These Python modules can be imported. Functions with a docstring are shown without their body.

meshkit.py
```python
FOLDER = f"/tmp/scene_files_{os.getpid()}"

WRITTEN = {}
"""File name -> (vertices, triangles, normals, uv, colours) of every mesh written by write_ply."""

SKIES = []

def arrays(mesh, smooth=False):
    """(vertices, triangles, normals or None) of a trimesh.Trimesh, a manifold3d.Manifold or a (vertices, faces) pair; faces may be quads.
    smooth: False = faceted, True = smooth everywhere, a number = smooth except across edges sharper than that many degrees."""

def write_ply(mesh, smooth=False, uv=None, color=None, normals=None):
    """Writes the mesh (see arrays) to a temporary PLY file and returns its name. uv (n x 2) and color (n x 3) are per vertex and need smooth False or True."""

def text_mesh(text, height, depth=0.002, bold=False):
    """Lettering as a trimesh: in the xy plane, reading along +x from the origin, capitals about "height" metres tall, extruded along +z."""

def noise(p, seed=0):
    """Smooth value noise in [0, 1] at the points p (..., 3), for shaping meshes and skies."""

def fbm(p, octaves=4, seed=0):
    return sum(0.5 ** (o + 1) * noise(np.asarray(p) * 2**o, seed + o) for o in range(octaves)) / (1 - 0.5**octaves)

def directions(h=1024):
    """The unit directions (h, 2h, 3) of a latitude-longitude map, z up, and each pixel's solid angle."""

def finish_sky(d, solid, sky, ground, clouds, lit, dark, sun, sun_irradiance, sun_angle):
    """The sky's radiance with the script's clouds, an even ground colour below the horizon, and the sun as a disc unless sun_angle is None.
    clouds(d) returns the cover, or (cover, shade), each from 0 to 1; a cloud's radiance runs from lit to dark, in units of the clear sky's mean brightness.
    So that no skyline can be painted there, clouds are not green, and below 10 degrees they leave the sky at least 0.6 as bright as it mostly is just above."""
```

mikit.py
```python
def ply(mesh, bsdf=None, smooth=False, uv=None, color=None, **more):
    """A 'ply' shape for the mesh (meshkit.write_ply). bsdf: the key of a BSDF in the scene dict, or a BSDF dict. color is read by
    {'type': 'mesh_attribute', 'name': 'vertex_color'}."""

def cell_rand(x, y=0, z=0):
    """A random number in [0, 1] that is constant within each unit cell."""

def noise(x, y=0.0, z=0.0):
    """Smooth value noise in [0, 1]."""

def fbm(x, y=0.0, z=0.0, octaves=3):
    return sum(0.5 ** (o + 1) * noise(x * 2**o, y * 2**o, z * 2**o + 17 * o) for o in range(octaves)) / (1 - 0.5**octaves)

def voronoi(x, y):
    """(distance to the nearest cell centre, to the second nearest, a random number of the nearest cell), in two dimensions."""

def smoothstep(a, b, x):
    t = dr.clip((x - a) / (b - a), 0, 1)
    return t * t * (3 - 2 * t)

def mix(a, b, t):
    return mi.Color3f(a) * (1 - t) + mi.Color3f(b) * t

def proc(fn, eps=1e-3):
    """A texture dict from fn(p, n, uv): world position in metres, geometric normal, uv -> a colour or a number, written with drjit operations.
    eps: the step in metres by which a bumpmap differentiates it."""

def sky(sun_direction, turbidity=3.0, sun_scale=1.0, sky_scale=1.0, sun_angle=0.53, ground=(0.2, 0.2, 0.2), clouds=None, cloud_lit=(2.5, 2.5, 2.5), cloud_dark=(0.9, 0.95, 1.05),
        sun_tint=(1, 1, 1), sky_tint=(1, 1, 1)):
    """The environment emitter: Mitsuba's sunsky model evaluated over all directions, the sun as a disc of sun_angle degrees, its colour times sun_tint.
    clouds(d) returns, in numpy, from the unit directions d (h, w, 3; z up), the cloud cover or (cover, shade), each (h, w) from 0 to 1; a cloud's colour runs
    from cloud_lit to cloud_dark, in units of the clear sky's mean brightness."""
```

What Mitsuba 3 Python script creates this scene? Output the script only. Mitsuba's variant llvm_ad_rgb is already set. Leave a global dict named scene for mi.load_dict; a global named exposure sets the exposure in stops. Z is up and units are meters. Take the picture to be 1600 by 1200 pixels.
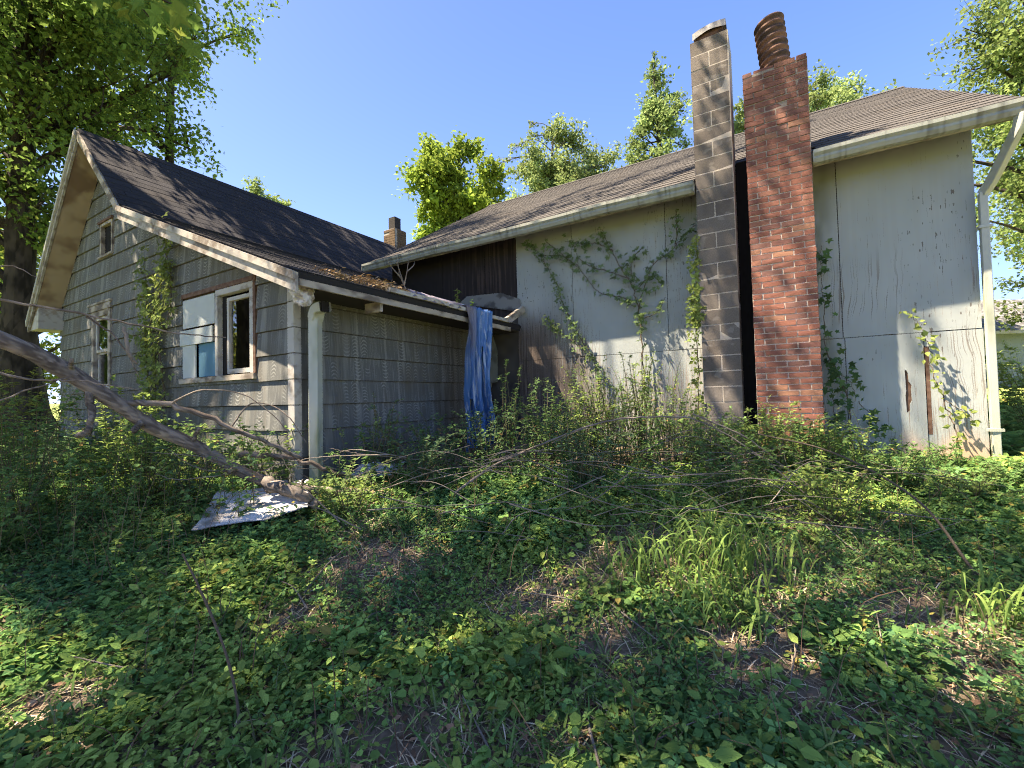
import math, numpy as np, trimesh, mitsuba as mi, drjit as dr, mikit, meshkit
from shapely.geometry import Polygon, box as sbox
from mikit import noise, fbm, voronoi, smoothstep, mix, cell_rand
T = mi.ScalarTransform4f
scene, labels = {}, {}
PI = math.pi

# ------------------------------------------------------------------ camera, sky, exposure
ROLL, PITCH, EYE = 0.024995, 0.028594, (0.0, 0.0, 1.5)
_f = np.array([0, math.cos(PITCH), math.sin(PITCH)])
_u = np.array([0, -math.sin(PITCH), math.cos(PITCH)])
_up = math.sin(ROLL) * np.array([1.0, 0, 0]) + math.cos(ROLL) * _u
scene['camera'] = {'type': 'perspective', 'fov': 97.70, 'fov_axis': 'x', 'near_clip': 0.05, 'far_clip': 900.0,
                   'to_world': T().look_at(origin=list(EYE), target=[EYE[i] + float(_f[i]) for i in range(3)], up=[float(x) for x in _up])}
SUN = (-0.498, -0.03, 0.866)
scene['sky'] = mikit.sky(SUN, turbidity=3, sun_scale=2.35, sky_scale=1.25, ground=(0.10, 0.12, 0.07), sun_tint=(1.0, 0.98, 0.95), sky_tint=(1.0, 0.91, 1.08))
exposure = 2.88

# ------------------------------------------------------------------ helpers
TH = math.radians(30.8)
CA, SA = math.cos(TH), math.sin(TH)
HR = np.array([[CA, SA, 0], [-SA, CA, 0], [0, 0, 1.0]])      # house axes: a = along the two front walls (to the right), n = away from them, z up


def H(v):
    return np.asarray(v, float) @ HR.T


def numbered(key):
    if key not in used:
        used.add(key); return key
    k = count.get(key, 0) + 1
    while f'{key}_{k:03d}' in used:
        k += 1
    count[key] = k
    key = f'{key}_{k:03d}'
    used.add(key); return key


used, count = set(), {}


def put(name, mesh, bsdf, parent=None, smooth=False, color=None, kind=None, house=False, to_world=None):
    key = numbered(f'{parent}__{name}' if parent else name)
    if isinstance(mesh, dict):
        scene[key] = dict(mesh)
    else:
        if house:
            mesh = (H(mesh[0]), mesh[1]) if isinstance(mesh, tuple) else trimesh.Trimesh(H(mesh.vertices), mesh.faces, process=False)
        scene[key] = mikit.ply(mesh, bsdf, smooth=smooth, color=color)
    if to_world is not None:
        scene[key]['to_world'] = to_world
    if kind:
        labels[key] = {'kind': kind}
    return key


def thing(name, label, cat, group=None):
    key = numbered(name)
    labels[key] = {'label': label, 'category': cat}
    if group:
        labels[key]['group'] = group
    return key


def tag(key, label, cat, group=None, kind=None):
    labels[key] = {'label': label, 'category': cat}
    if group: labels[key]['group'] = group
    if kind: labels[key]['kind'] = kind


def bx(a0, a1, n0, n1, z0, z1):
    m = trimesh.creation.box(extents=(abs(a1 - a0), abs(n1 - n0), abs(z1 - z0)))
    m.apply_translation(((a0 + a1) / 2, (n0 + n1) / 2, (z0 + z1) / 2))
    return m


def cham(w, d, h, c, rng=None, jit=0.0):
    """box with chamfered edges, centred"""
    pts = []
    for sx in (-1, 1):
        for sy in (-1, 1):
            for sz in (-1, 1):
                x, y, z = sx * w / 2, sy * d / 2, sz * h / 2
                j = rng.normal(0, jit, 3) if rng is not None and jit else np.zeros(3)
                for q in ((x - sx * c, y, z), (x, y - sy * c, z), (x, y, z - sz * c)):
                    pts.append(np.array(q) + j)
    return trimesh.convex.convex_hull(np.array(pts))


def chambox(a0, a1, n0, n1, z0, z1, c=.006):
    m = cham(abs(a1 - a0), abs(n1 - n0), abs(z1 - z0), c)
    m.apply_translation(((a0 + a1) / 2, (n0 + n1) / 2, (z0 + z1) / 2))
    return m


def cat(ms):
    return trimesh.util.concatenate(ms)


def prism(poly, fn):
    """extrude a shapely polygon (u, z); fn(u, z, depth 0..1) -> local points"""
    m = trimesh.creation.extrude_polygon(poly, 1.0, engine='earcut')
    v = m.vertices
    w = fn(v[:, 0], v[:, 1], v[:, 2])
    m2 = trimesh.Trimesh(w, m.faces, process=False)
    if m2.volume < 0:
        m2.invert()
    return m2


def catmull(pts, k=6):
    p = np.asarray(pts, float)
    if len(p) < 3:
        t = np.linspace(0, 1, k + 1)[:, None]
        return p[0] * (1 - t) + p[-1] * t
    q = np.vstack([2 * p[0] - p[1], p, 2 * p[-1] - p[-2]])
    out = []
    for i in range(1, len(q) - 2):
        t = np.linspace(0, 1, k, endpoint=False)[:, None]
        a, b, c, d = q[i - 1], q[i], q[i + 1], q[i + 2]
        out.append(.5 * (2 * b + (c - a) * t + (2 * a - 5 * b + 4 * c - d) * t**2 + (3 * b - a - 3 * c + d) * t**3))
    return np.vstack(out + [p[-1:]])


def tube(pts, r, sides=6, cap=True, wob=0.0, seed=0, section=None):
    """(V, F) of a tube along pts; r a number or per point"""
    p = np.asarray(pts, float)
    n = len(p)
    r = np.broadcast_to(np.asarray(r, float), (n,))
    t = np.gradient(p, axis=0)
    t /= np.linalg.norm(t, axis=1, keepdims=True) + 1e-12
    ref = np.array([0, 0, 1.0]) if abs(t[0, 2]) < .85 else np.array([1.0, 0, 0])
    x = np.cross(t[0], ref); x /= np.linalg.norm(x)
    ang = np.arange(sides) * 2 * PI / sides
    sec = np.stack([np.cos(ang), np.sin(ang)], 1) if section is None else np.asarray(section)
    sides = len(sec)
    V = []
    for i in range(n):
        x = x - t[i] * (x @ t[i]); x /= np.linalg.norm(x) + 1e-12
        y = np.cross(t[i], x)
        V.append(p[i] + r[i] * (sec[:, :1] * x + sec[:, 1:] * y))
    V = np.vstack(V)
    if wob:
        rel = V - np.repeat(p, sides, 0)
        V = np.repeat(p, sides, 0) + rel * (1 + wob * (meshkit.fbm(V * 9.0, 3, seed) - .5)[:, None] * 2)
    i = np.arange(n - 1)[:, None] * sides; j = np.arange(sides)[None]; k = (j + 1) % sides
    F = np.vstack([np.stack([i + j, i + k, i + sides + k], -1).reshape(-1, 3), np.stack([i + j, i + sides + k, i + sides + j], -1).reshape(-1, 3)])
    if cap:
        V = np.vstack([V, p[:1], p[-1:]])
        jj = np.arange(sides); kk = (jj + 1) % sides
        F = np.vstack([F, np.stack([kk, jj, np.full(sides, n * sides)], 1), np.stack([(n - 1) * sides + jj, (n - 1) * sides + kk, np.full(sides, n * sides + 1)], 1)])
    return V, F


class MB:
    """collects (V, F[, C]) pieces into one mesh"""
    def __init__(s): s.v, s.f, s.c, s.n = [], [], [], 0
    def add(s, vf, c=None):
        v, f = (vf.vertices, vf.faces) if hasattr(vf, 'vertices') else vf
        s.v.append(v); s.f.append(np.asarray(f) + s.n); s.n += len(v)
        if c is not None: s.c.append(c)
        return s
    def mesh(s): return np.vstack(s.v), np.vstack(s.f)
    def color(s): return np.vstack(s.c) if s.c else None


# leaf templates: (u along, v across, w normal), faces
OVATE = (np.array([[0, 0, 0], [.38, -.30, .05], [.38, .30, .05], [1, 0, -.10], [.5, 0, -.05]]), np.array([[0, 1, 4], [1, 3, 4], [0, 4, 2], [2, 4, 3]]))
LEAF = (np.array([[0, 0, 0], [.30, -.27, .03], [.30, .27, .03], [.68, -.20, -.02], [.68, .20, -.02], [1, 0, -.12], [.42, 0, -.045]]),
        np.array([[0, 1, 6], [1, 3, 6], [3, 5, 6], [0, 6, 2], [2, 6, 4], [4, 6, 5]]))
ROUND = (np.array([[0, 0, 0], [.12, -.38, .04], [.12, .38, .04], [.66, -.42, -.01], [.66, .42, -.01], [.95, 0, -.06], [.42, 0, -.05]]), LEAF[1])
RHOMB = (np.array([[0, 0, 0], [.45, -.34, .06], [1, 0, -.06], [.45, .34, .06]]), np.array([[0, 1, 2], [0, 2, 3]]))
LANCE = (np.array([[0, 0, 0], [.3, -.10, .02], [.3, .10, .02], [.68, -.075, -.03], [.68, .075, -.03], [1, 0, -.16]]), np.array([[0, 1, 2], [1, 3, 4], [1, 4, 2], [3, 5, 4]]))
LOBED = (np.array([[0, 0, 0], [.05, -.32, .03], [.30, -.20, 0], [.48, -.52, -.04], [.58, -.17, 0], [1, 0, -.09], [.58, .17, 0], [.48, .52, -.04], [.30, .20, 0], [.05, .32, .03], [.35, 0, -.05]]),
         np.array([[0, 1, 10], [1, 2, 10], [2, 3, 10], [3, 4, 10], [4, 5, 10], [5, 6, 10], [6, 7, 10], [7, 8, 10], [8, 9, 10], [9, 0, 10]]))


def _five():
    vs, fs = [], []
    for k, (an, l) in enumerate(((-75, .62), (-38, .85), (0, 1), (38, .85), (75, .62))):
        c, s = math.cos(math.radians(an)), math.sin(math.radians(an))
        for u, v, w in ((.08, 0, 0), (.5, -.17, .03), (1, 0, -.08), (.5, .17, .03)):
            vs.append((l * (u * c - v * s), l * (u * s + v * c), w))
        fs += [[4 * k, 4 * k + 1, 4 * k + 2], [4 * k, 4 * k + 2, 4 * k + 3]]
    return np.array(vs), np.array(fs)


def _three():
    vs, fs = [], []
    for k, (an, l) in enumerate(((-80, .8), (0, 1), (80, .8))):
        c, s = math.cos(math.radians(an)), math.sin(math.radians(an))
        for u, v, w in ((.1, 0, 0), (.5, -.3, .04), (1, 0, -.08), (.5, .3, .04)):
            vs.append((l * (u * c - v * s), l * (u * s + v * c), w))
        fs += [[4 * k, 4 * k + 1, 4 * k + 2], [4 * k, 4 * k + 2, 4 * k + 3]]
    return np.array(vs), np.array(fs)


FIVE, THREE = _five(), _three()


def unit(v):
    return v / (np.linalg.norm(v, axis=-1, keepdims=True) + 1e-12)


def leafmesh(pos, axis, nrm, size, col, tmpl):
    axis = unit(axis); nrm = nrm - axis * (nrm * axis).sum(-1, keepdims=True); nrm = unit(nrm)
    side = np.cross(nrm, axis)
    tv, tf = tmpl
    size = np.broadcast_to(size, (len(pos),))[:, None, None]
    V = pos[:, None] + size * (tv[None, :, :1] * axis[:, None] + tv[None, :, 1:2] * side[:, None] + tv[None, :, 2:] * nrm[:, None])
    F = tf[None] + (np.arange(len(pos)) * len(tv))[:, None, None]
    C = np.repeat(np.broadcast_to(col, (len(pos), 3)), len(tv), 0)
    return (V.reshape(-1, 3), F.reshape(-1, 3)), C


def leafcol(rng, n, base, spread=.25, yellow=.15):
    b = np.asarray(base)
    k = np.exp(rng.normal(0, spread, (n, 1)))
    c = b * k
    y = (rng.random((n, 1)) ** 3) * yellow
    c = c * (1 - y) + np.array([.26, .26, .05]) * y
    return np.clip(c, .005, .6)


def rnd_dir(rng, n, up=0.0):
    v = rng.normal(size=(n, 3)); v[:, 2] += up
    return unit(v)


# ------------------------------------------------------------------ materials
def principled(name, fn, rough=.8, bump=None, bscale=None, **more):
    b = {'type': 'principled', 'base_color': mikit.proc(fn) if callable(fn) else {'type': 'rgb', 'value': list(fn)}, 'roughness': rough, 'specular': more.pop('spec', .3), **more}
    if bump is not None:
        b = {'type': 'bumpmap', 'arbitrary': mikit.proc(bump, eps=2e-3), 'scale': bscale, 'bsdf': b}
    scene[name] = {'type': 'twosided', 'bsdf': b}


def aa(p): return p.x * CA - p.y * SA
def nn(p): return p.x * SA + p.y * CA


def c_siding(p, n, uv):
    front = dr.abs(n.x * SA + n.y * CA) > .6
    s = dr.select(front, aa(p), nn(p))
    z = p.z
    sw = s + .012 * noise(z * 6, s * 2, 30.0)
    col = dr.floor(sw / .148)
    row = dr.floor((z - .66) / .271)
    xi = sw / .148 - col - .5
    r, r2 = cell_rand(col, row, 3), cell_rand(col, row, 8)
    xs = xi + (r2 - .5) * .3
    ph = z / .021 + (9 + 8 * r2) * xs * xs * dr.select(r2 > .45, 1, -1) + 2.2 * noise(s * 7, z * 6, 2.0) + r * 20
    arc = smoothstep(.15, .85, dr.sin(ph * 2 * PI * .5))
    w = .16 + .20 * cell_rand(col, row, 5)
    inside = smoothstep(w + .1, w - .06, dr.abs(xs)) * smoothstep(.28, .36, r) * smoothstep(.25, .42, noise(s * 5, z * 7, 44.0))
    streak = smoothstep(.48, .85, noise(s * 190, z * 6, 5.0) * .75 + .25 * noise(s * 60, z * 2, 6.0))
    g = arc * inside * 1.15 + streak * (1 - inside) * .55
    wash = fbm(s * 3, z * 1.2, 4.0)
    base = mix((.098, .104, .099), (.232, .240, .224), g * (.45 + .6 * wash))
    drip = smoothstep(.55, .8, noise(s * 22, z * .9, 9.0))
    base = mix(base, (.25, .255, .235), drip * .45)
    dirt = smoothstep(.48, .75, fbm(s * 1.7, z * 1.7, 12.0)) * .5 + smoothstep(1.2, .6, z) * .35
    dirt = dr.minimum(dirt + .35 * smoothstep(.6, .8, noise(s * 15, z * 1.3, 33.0)), .8)
    return mix(base, (.095, .086, .066), dirt)


principled('mat_siding', c_siding, .85)
principled('mat_backing', lambda p, n, uv: mix((.05, .045, .04), (.09, .085, .075), noise(p.x * 6, p.y * 6, p.z * 6)), .95)


def c_roof(lo, hi, warm):
    def f(p, n, uv):
        g = noise(p.x * 300, p.y * 300, p.z * 300)
        m = fbm(p.x * 1.6, p.y * 1.6, p.z * 2)
        b = mix(lo, hi, .55 * g + .45 * m)
        return mix(b, warm, smoothstep(.55, .8, fbm(p.x * 4 + 9, p.y * 4, p.z * 4)) * .5)
    return f


for i, k in enumerate((.92, 1.0, 1.09)):
    principled(f'mat_shingle_dark_{i}', c_roof([.013 * k, .014 * k, .018 * k], [.029 * k, .029 * k, .034 * k], (.034, .029, .026)), .95)
    principled(f'mat_shingle_brown_{i}', c_roof([.036 * k, .034 * k, .033 * k], [.064 * k, .061 * k, .057 * k], (.055, .047, .038)), .95)


def c_ply(p, n, uv):
    a, z = aa(p), p.z
    paint = mix((.245, .280, .278), (.325, .358, .350), fbm(a * 2.5, z * 2, 1.0))
    paint = mix(paint, (.24, .25, .21), smoothstep(3.7, 4.3, z) * .45)
    paint = mix(paint, (.27, .285, .27), smoothstep(.5, .8, noise(a * 40, z * .8, 6.0)) * .22)
    big = fbm(a * 1.3, z * .9, 3.0)
    left = smoothstep(-2.1, -3.0, a + .35 * (fbm(a * 3, z * 1.2, 14.0) - .5)) * smoothstep(3.2, 2.2, z)
    low = smoothstep(2.45, 1.3, z) * .27 * smoothstep(1.2, -.2, a) + smoothstep(2.3, 1.3, z) * .12
    right = smoothstep(.8, 1.9, a) * smoothstep(1.95, 2.35, z) * smoothstep(3.7, 2.4, z) * .17
    cur = a + .045 * fbm(a * 2.2, z * 1.1, 7.0)
    arcs = a + .16 * fbm(a * 2.4, z * 1.7, 19.0)
    st = .58 * noise(cur * 150, z * 3.4, 1.0) + .42 * noise(cur * 310, z * 9, 4.0)
    level = .075 + low + right + .42 * left + .34 * (big - .5)
    worn = smoothstep(1.0 - level, 1.10 - level, st + .10)
    wood = mix((.13, .115, .10), (.33, .30, .265), noise(cur * 230, z * 5, 8.0))
    dark = mix((.045, .034, .028), (.155, .122, .098), noise(cur * 90, z * 3, 2.0))
    wood = mix(wood, dark, left)
    c = mix(paint, wood, worn * .85)
    band = fbm(a * 1.1 + 5, z * 1.1, 21.0)
    grain = smoothstep(.72, .84, noise(arcs * 130, z * 2.0, 3.0)) * smoothstep(.48, .62, band) * smoothstep(3.4, 2.6, z)
    c = mix(c, (.16, .145, .13), grain * .8)
    fleck = smoothstep(.87, .91, noise(a * 95, z * 13, 11.0)) * smoothstep(.45, .6, fbm(a * 2, z * 1.5, 17.0))
    c = mix(c, (.09, .075, .06), fleck * .8)
    stain = smoothstep(-2.75, -3.45, a + .35 * (fbm(a * 3, z * 2, 5.0) - .5)) * smoothstep(3.25, 2.5, z)
    c = mix(c, dark, stain * .9)
    mud = smoothstep(.98, .62, z + .30 * (noise(a * 4, 0, 0) - .5))
    c = mix(c, (.46, .31, .20), mud * .75 * smoothstep(.9, 1.5, a) + mud * .2)
    moss = smoothstep(.80, .46, a) * smoothstep(.40, .45, a) * smoothstep(.45, .7, fbm(a * 4, z * 1.5, 2.0))
    return mix(c, (.10, .11, .06), moss * .7)


principled('mat_plywood', c_ply, .75)
principled('mat_brown_wood', lambda p, n, uv: mix((.018, .015, .015), (.055, .040, .035), smoothstep(.35, .85, noise(aa(p) * 45, p.z * 2.2, 1.0) * .6 + .4 * fbm(aa(p) * 1.5, p.z * 2, 3.0)) * smoothstep(-6.2, -4.2, aa(p))), .85)


def c_trim(p, n, uv):
    s = p.x * .7 + p.y * .7
    b = mix((.33, .33, .30), (.43, .42, .38), fbm(p.x * 5, p.y * 5, p.z * 5))
    w = smoothstep(.50, .72, .55 * fbm(p.x * 16, p.y * 16, p.z * 16) + .45 * fbm(p.x * 3, p.y * 3, p.z * 3 + 5)) + 0 * s
    b = mix(b, (.22, .19, .155), w * .85)
    return b


principled('mat_trim', c_trim, .75)
principled('mat_worn_trim', lambda p, n, uv: mix((.34, .325, .285), (.15, .125, .10), smoothstep(.40, .66, .5 * fbm(p.x * 14, p.y * 14, p.z * 14) + .5 * fbm(p.x * 3, p.y * 3, p.z * 4))), .8)
principled('mat_old_trim', lambda p, n, uv: mix((.34, .31, .26), (.13, .11, .09), smoothstep(.4, .7, fbm(p.x * 6, p.y * 6, p.z * 9))), .85)
principled('mat_soffit', lambda p, n, uv: mix((.33, .27, .19), (.17, .12, .08), smoothstep(.45, .75, fbm(p.x * 4, p.y * 4, p.z * 3))), .85)
principled('mat_gutter', lambda p, n, uv: mix((.27, .285, .245), (.11, .115, .095), smoothstep(.42, .85, fbm(p.x * 9, p.y * 9, p.z * 4) * .6 + .4 * noise(aa(p) * 40, p.z * 3, 0))), .5, spec=.5)
principled('mat_downspout', lambda p, n, uv: mix((.36, .38, .325), (.19, .215, .13), smoothstep(.50, .8, fbm(p.x * 7, p.y * 7, p.z * 2)) * .8 + smoothstep(1.6, .7, p.z) * .35), .45, spec=.5)
principled('mat_brown_trim', lambda p, n, uv: mix((.075, .040, .026), (.16, .10, .07), noise(p.x * 30, p.y * 30, p.z * 30)), .8)
principled('mat_white_board', lambda p, n, uv: mix((.42, .46, .44), (.36, .39, .37), fbm(p.x * 8, p.y * 8, p.z * 5)), .6)
principled('mat_blue_board', lambda p, n, uv: mix((.06, .15, .22), (.09, .20, .28), fbm(p.x * 9, p.y * 9, p.z * 3)), .7)
principled('mat_drywall', lambda p, n, uv: mix((.15, .16, .135), (.08, .085, .07), smoothstep(.4, .7, fbm(p.x * 5, p.y * 5, p.z * 4))), .9)
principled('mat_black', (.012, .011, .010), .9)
principled('mat_dark', (.03, .028, .026), .9)
principled('mat_insulation', lambda p, n, uv: mix((.55, .55, .58), (.25, .22, .20), smoothstep(.4, .7, fbm(p.x * 16, p.y * 16, p.z * 16))), .95)
principled('mat_foundation', lambda p, n, uv: mix((.42, .34, .20), (.28, .22, .14), fbm(p.x * 6, p.y * 6, p.z * 8)), .9)


def c_brick(base):
    def f(p, n, uv):
        g = fbm(p.x * 60, p.y * 60, p.z * 60)
        b = mix([x * .62 for x in base], [x * 1.30 for x in base], g)
        b = mix(b, [base[0] * .45, base[1] * .5, base[2] * .55], smoothstep(.52, .75, fbm(p.x * 5, p.y * 5, p.z * 5)) * .6)
        soot = smoothstep(4.3, 5.4, p.z + .5 * fbm(aa(p) * 4, p.z * 3, 0)) * .22
        b = mix(b, (.07, .055, .05), soot)
        return mix(b, (.36, .31, .26), smoothstep(.74, .88, fbm(p.x * 25, p.y * 25, p.z * 25 + 4)) * .4)
    return f


BRICKS = [(.215, .092, .064), (.185, .077, .055), (.235, .110, .076), (.138, .064, .052), (.25, .128, .082), (.175, .088, .070)]
for i, b in enumerate(BRICKS):
    principled(f'mat_brick_{i}', c_brick(b), .9)
principled('mat_mortar', lambda p, n, uv: mix((.52, .46, .39), (.20, .165, .135), smoothstep(3.2, 4.9, p.z) * .75 + .25 * fbm(p.x * 20, p.y * 20, p.z * 20)), .95)


def c_block(k):
    def f(p, n, uv):
        a, z = aa(p), p.z
        g = noise(p.x * 170, p.y * 170, p.z * 170)
        b = mix((.098 * k, .086 * k, .075 * k), (.158 * k, .140 * k, .122 * k), g)
        b = mix(b, (.065, .056, .049), smoothstep(.48, .75, fbm(a * 4, z * 4, 2.0)) * .45)
        pale = smoothstep(.66, .74, fbm(a * 6, z * 9, 7.0))
        b = mix(b, (.27, .25, .225), pale * .35)
        return mix(b, (.24, .22, .195), smoothstep(1.75, 1.25, z) * .45)
    return f


for i, k in enumerate((.92, 1.0, 1.08)):
    principled(f'mat_block_{i}', c_block(k), .95, bump=lambda p, n, uv: noise(p.x * 150, p.y * 150, p.z * 150), bscale=.0015)
principled('mat_block_mortar', (.34, .31, .27), .95)
principled('mat_yellow_brick', lambda p, n, uv: mix((.15, .105, .06), (.08, .052, .034), fbm(p.x * 14, p.y * 14, p.z * 30)), .9)
principled('mat_rust', lambda p, n, uv: mix((.16, .085, .055), (.055, .035, .028), smoothstep(.35, .7, fbm(p.x * 9, p.y * 9, p.z * 14))), .75, metallic=.15)
principled('mat_metal', lambda p, n, uv: mix((.27, .27, .265), (.16, .15, .135), fbm(p.x * 12, p.y * 12, p.z * 12)), .45, metallic=.5)
principled('mat_felt', lambda p, n, uv: mix((.17, .175, .17), (.07, .07, .07), smoothstep(.4, .6, fbm(p.x * 6, p.y * 6, p.z * 6))), .9)
scene['mat_glass'] = {'type': 'thindielectric', 'int_ior': 1.52}


def c_tarp(p, n, uv):
    s = nn(p)
    b = mix((.035, .105, .28), (.09, .21, .45), fbm(s * 30, p.z * 1.5, aa(p) * 20))
    fray = smoothstep(.52, .76, noise(s * 95, p.z * 2.0, aa(p) * 30) * .7 + .3 * noise(s * 30, p.z * 1.1, 3.0))
    b = mix(b, (.45, .50, .56), fray * .65)
    dirt = smoothstep(1.7, 2.75, p.z + .5 * (noise(s * 9, p.z * 3, 4.0) - .5)) * smoothstep(5.30, 5.1, s)
    return mix(b, (.16, .12, .095), dirt * .8)


principled('mat_tarp', c_tarp, .5, spec=.4)
principled('mat_white_sheet', lambda p, n, uv: mix((.50, .50, .50), (.20, .18, .15), smoothstep(.45, .75, fbm(p.x * 7, p.y * 7, p.z * 7)) * .8 + .2 * noise(p.x * 40, p.y * 40, 0)), .8)


def c_bark(lo, hi, f1=14.0):
    def f(p, n, uv):
        ang = dr.atan2(n.y, n.x)
        v = noise(ang * 5 + p.z * .3, p.z * f1 * .25, p.x * 3) * .5 + .5 * fbm(p.x * f1, p.y * f1, p.z * f1 * .35)
        return mix(lo, hi, smoothstep(.3, .75, v))
    return f


principled('mat_bark', c_bark((.018, .015, .012), (.075, .062, .050)), .95)
principled('mat_bark_pale', c_bark((.09, .08, .065), (.22, .20, .165)), .95)
def c_limb(p, n, uv):
    l = p.x * .80 + p.y * .33 - p.z * .50
    t1, t2 = p.x * .53 + p.z * .85, p.y * .95 - p.x * .2
    f = .55 * noise(t1 * 75, t2 * 75, l * 5) + .45 * noise(t1 * 25, t2 * 25, l * 2.5)
    b = mix((.065, .053, .044), (.21, .18, .15), smoothstep(.25, .8, f))
    bare = smoothstep(.56, .66, fbm(l * 2.2, t1 * 6, t2 * 6))
    b = mix(b, mix((.26, .21, .165), (.36, .31, .25), noise(t1 * 60, t2 * 60, l * 3)), bare * .6)
    return mix(b, (.06, .048, .04), smoothstep(.60, .75, fbm(l * 5 + 9, t1 * 12, t2 * 12)) * .65)


principled('mat_limb', c_limb, .9)
principled('mat_twig', lambda p, n, uv: mix((.095, .08, .066), (.23, .20, .17), noise(p.x * 8, p.y * 8, p.z * 8)), .9)
principled('mat_stem', lambda p, n, uv: mix((.07, .085, .035), (.12, .085, .05), noise(p.x * 9, p.y * 9, p.z * 5)), .8)
principled('mat_vine_stem', (.095, .075, .055), .9)


def c_soil(p, n, uv):
    m = fbm(p.x * 2.2, p.y * 2.2, 1.0)
    g = noise(p.x * 70, p.y * 70, 0)
    b = mix((.060, .048, .036), (.19, .145, .10), .6 * g + .4 * m)
    far = smoothstep(7, 13, dr.sqrt(p.x * p.x + p.y * p.y))
    lawn = mix((.10, .15, .035), (.19, .22, .06), fbm(p.x * .8, p.y * .8, 3.0))
    return mix(b, lawn, far)


principled('mat_soil', c_soil, .95)
VC = {'type': 'mesh_attribute', 'name': 'vertex_color'}
scene['mat_leaf'] = {'type': 'principledthin', 'base_color': VC, 'roughness': .5, 'diff_trans': .85, 'eta': 1.4, 'spec_trans': 0.0}
scene['mat_straw'] = {'type': 'twosided', 'bsdf': {'type': 'principled', 'base_color': dict(VC), 'roughness': .9, 'specular': .2}}

# ------------------------------------------------------------------ the ground


def sm(a, b, x):
    t = np.clip((x - a) / (b - a), 0, 1)
    return t * t * (3 - 2 * t)


def G(x, y):
    x, y = np.asarray(x, float), np.asarray(y, float)
    base = .6 * sm(1.6, 4.8, y) + .035 * np.clip(y - 5, 0, 40)
    p = np.stack([x * .9, y * .9, x * 0], -1)
    return base + .07 * (meshkit.fbm(p, 4, 3) - .5) * np.clip(1.4 - np.hypot(x, y) / 30, .3, 1)


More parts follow.
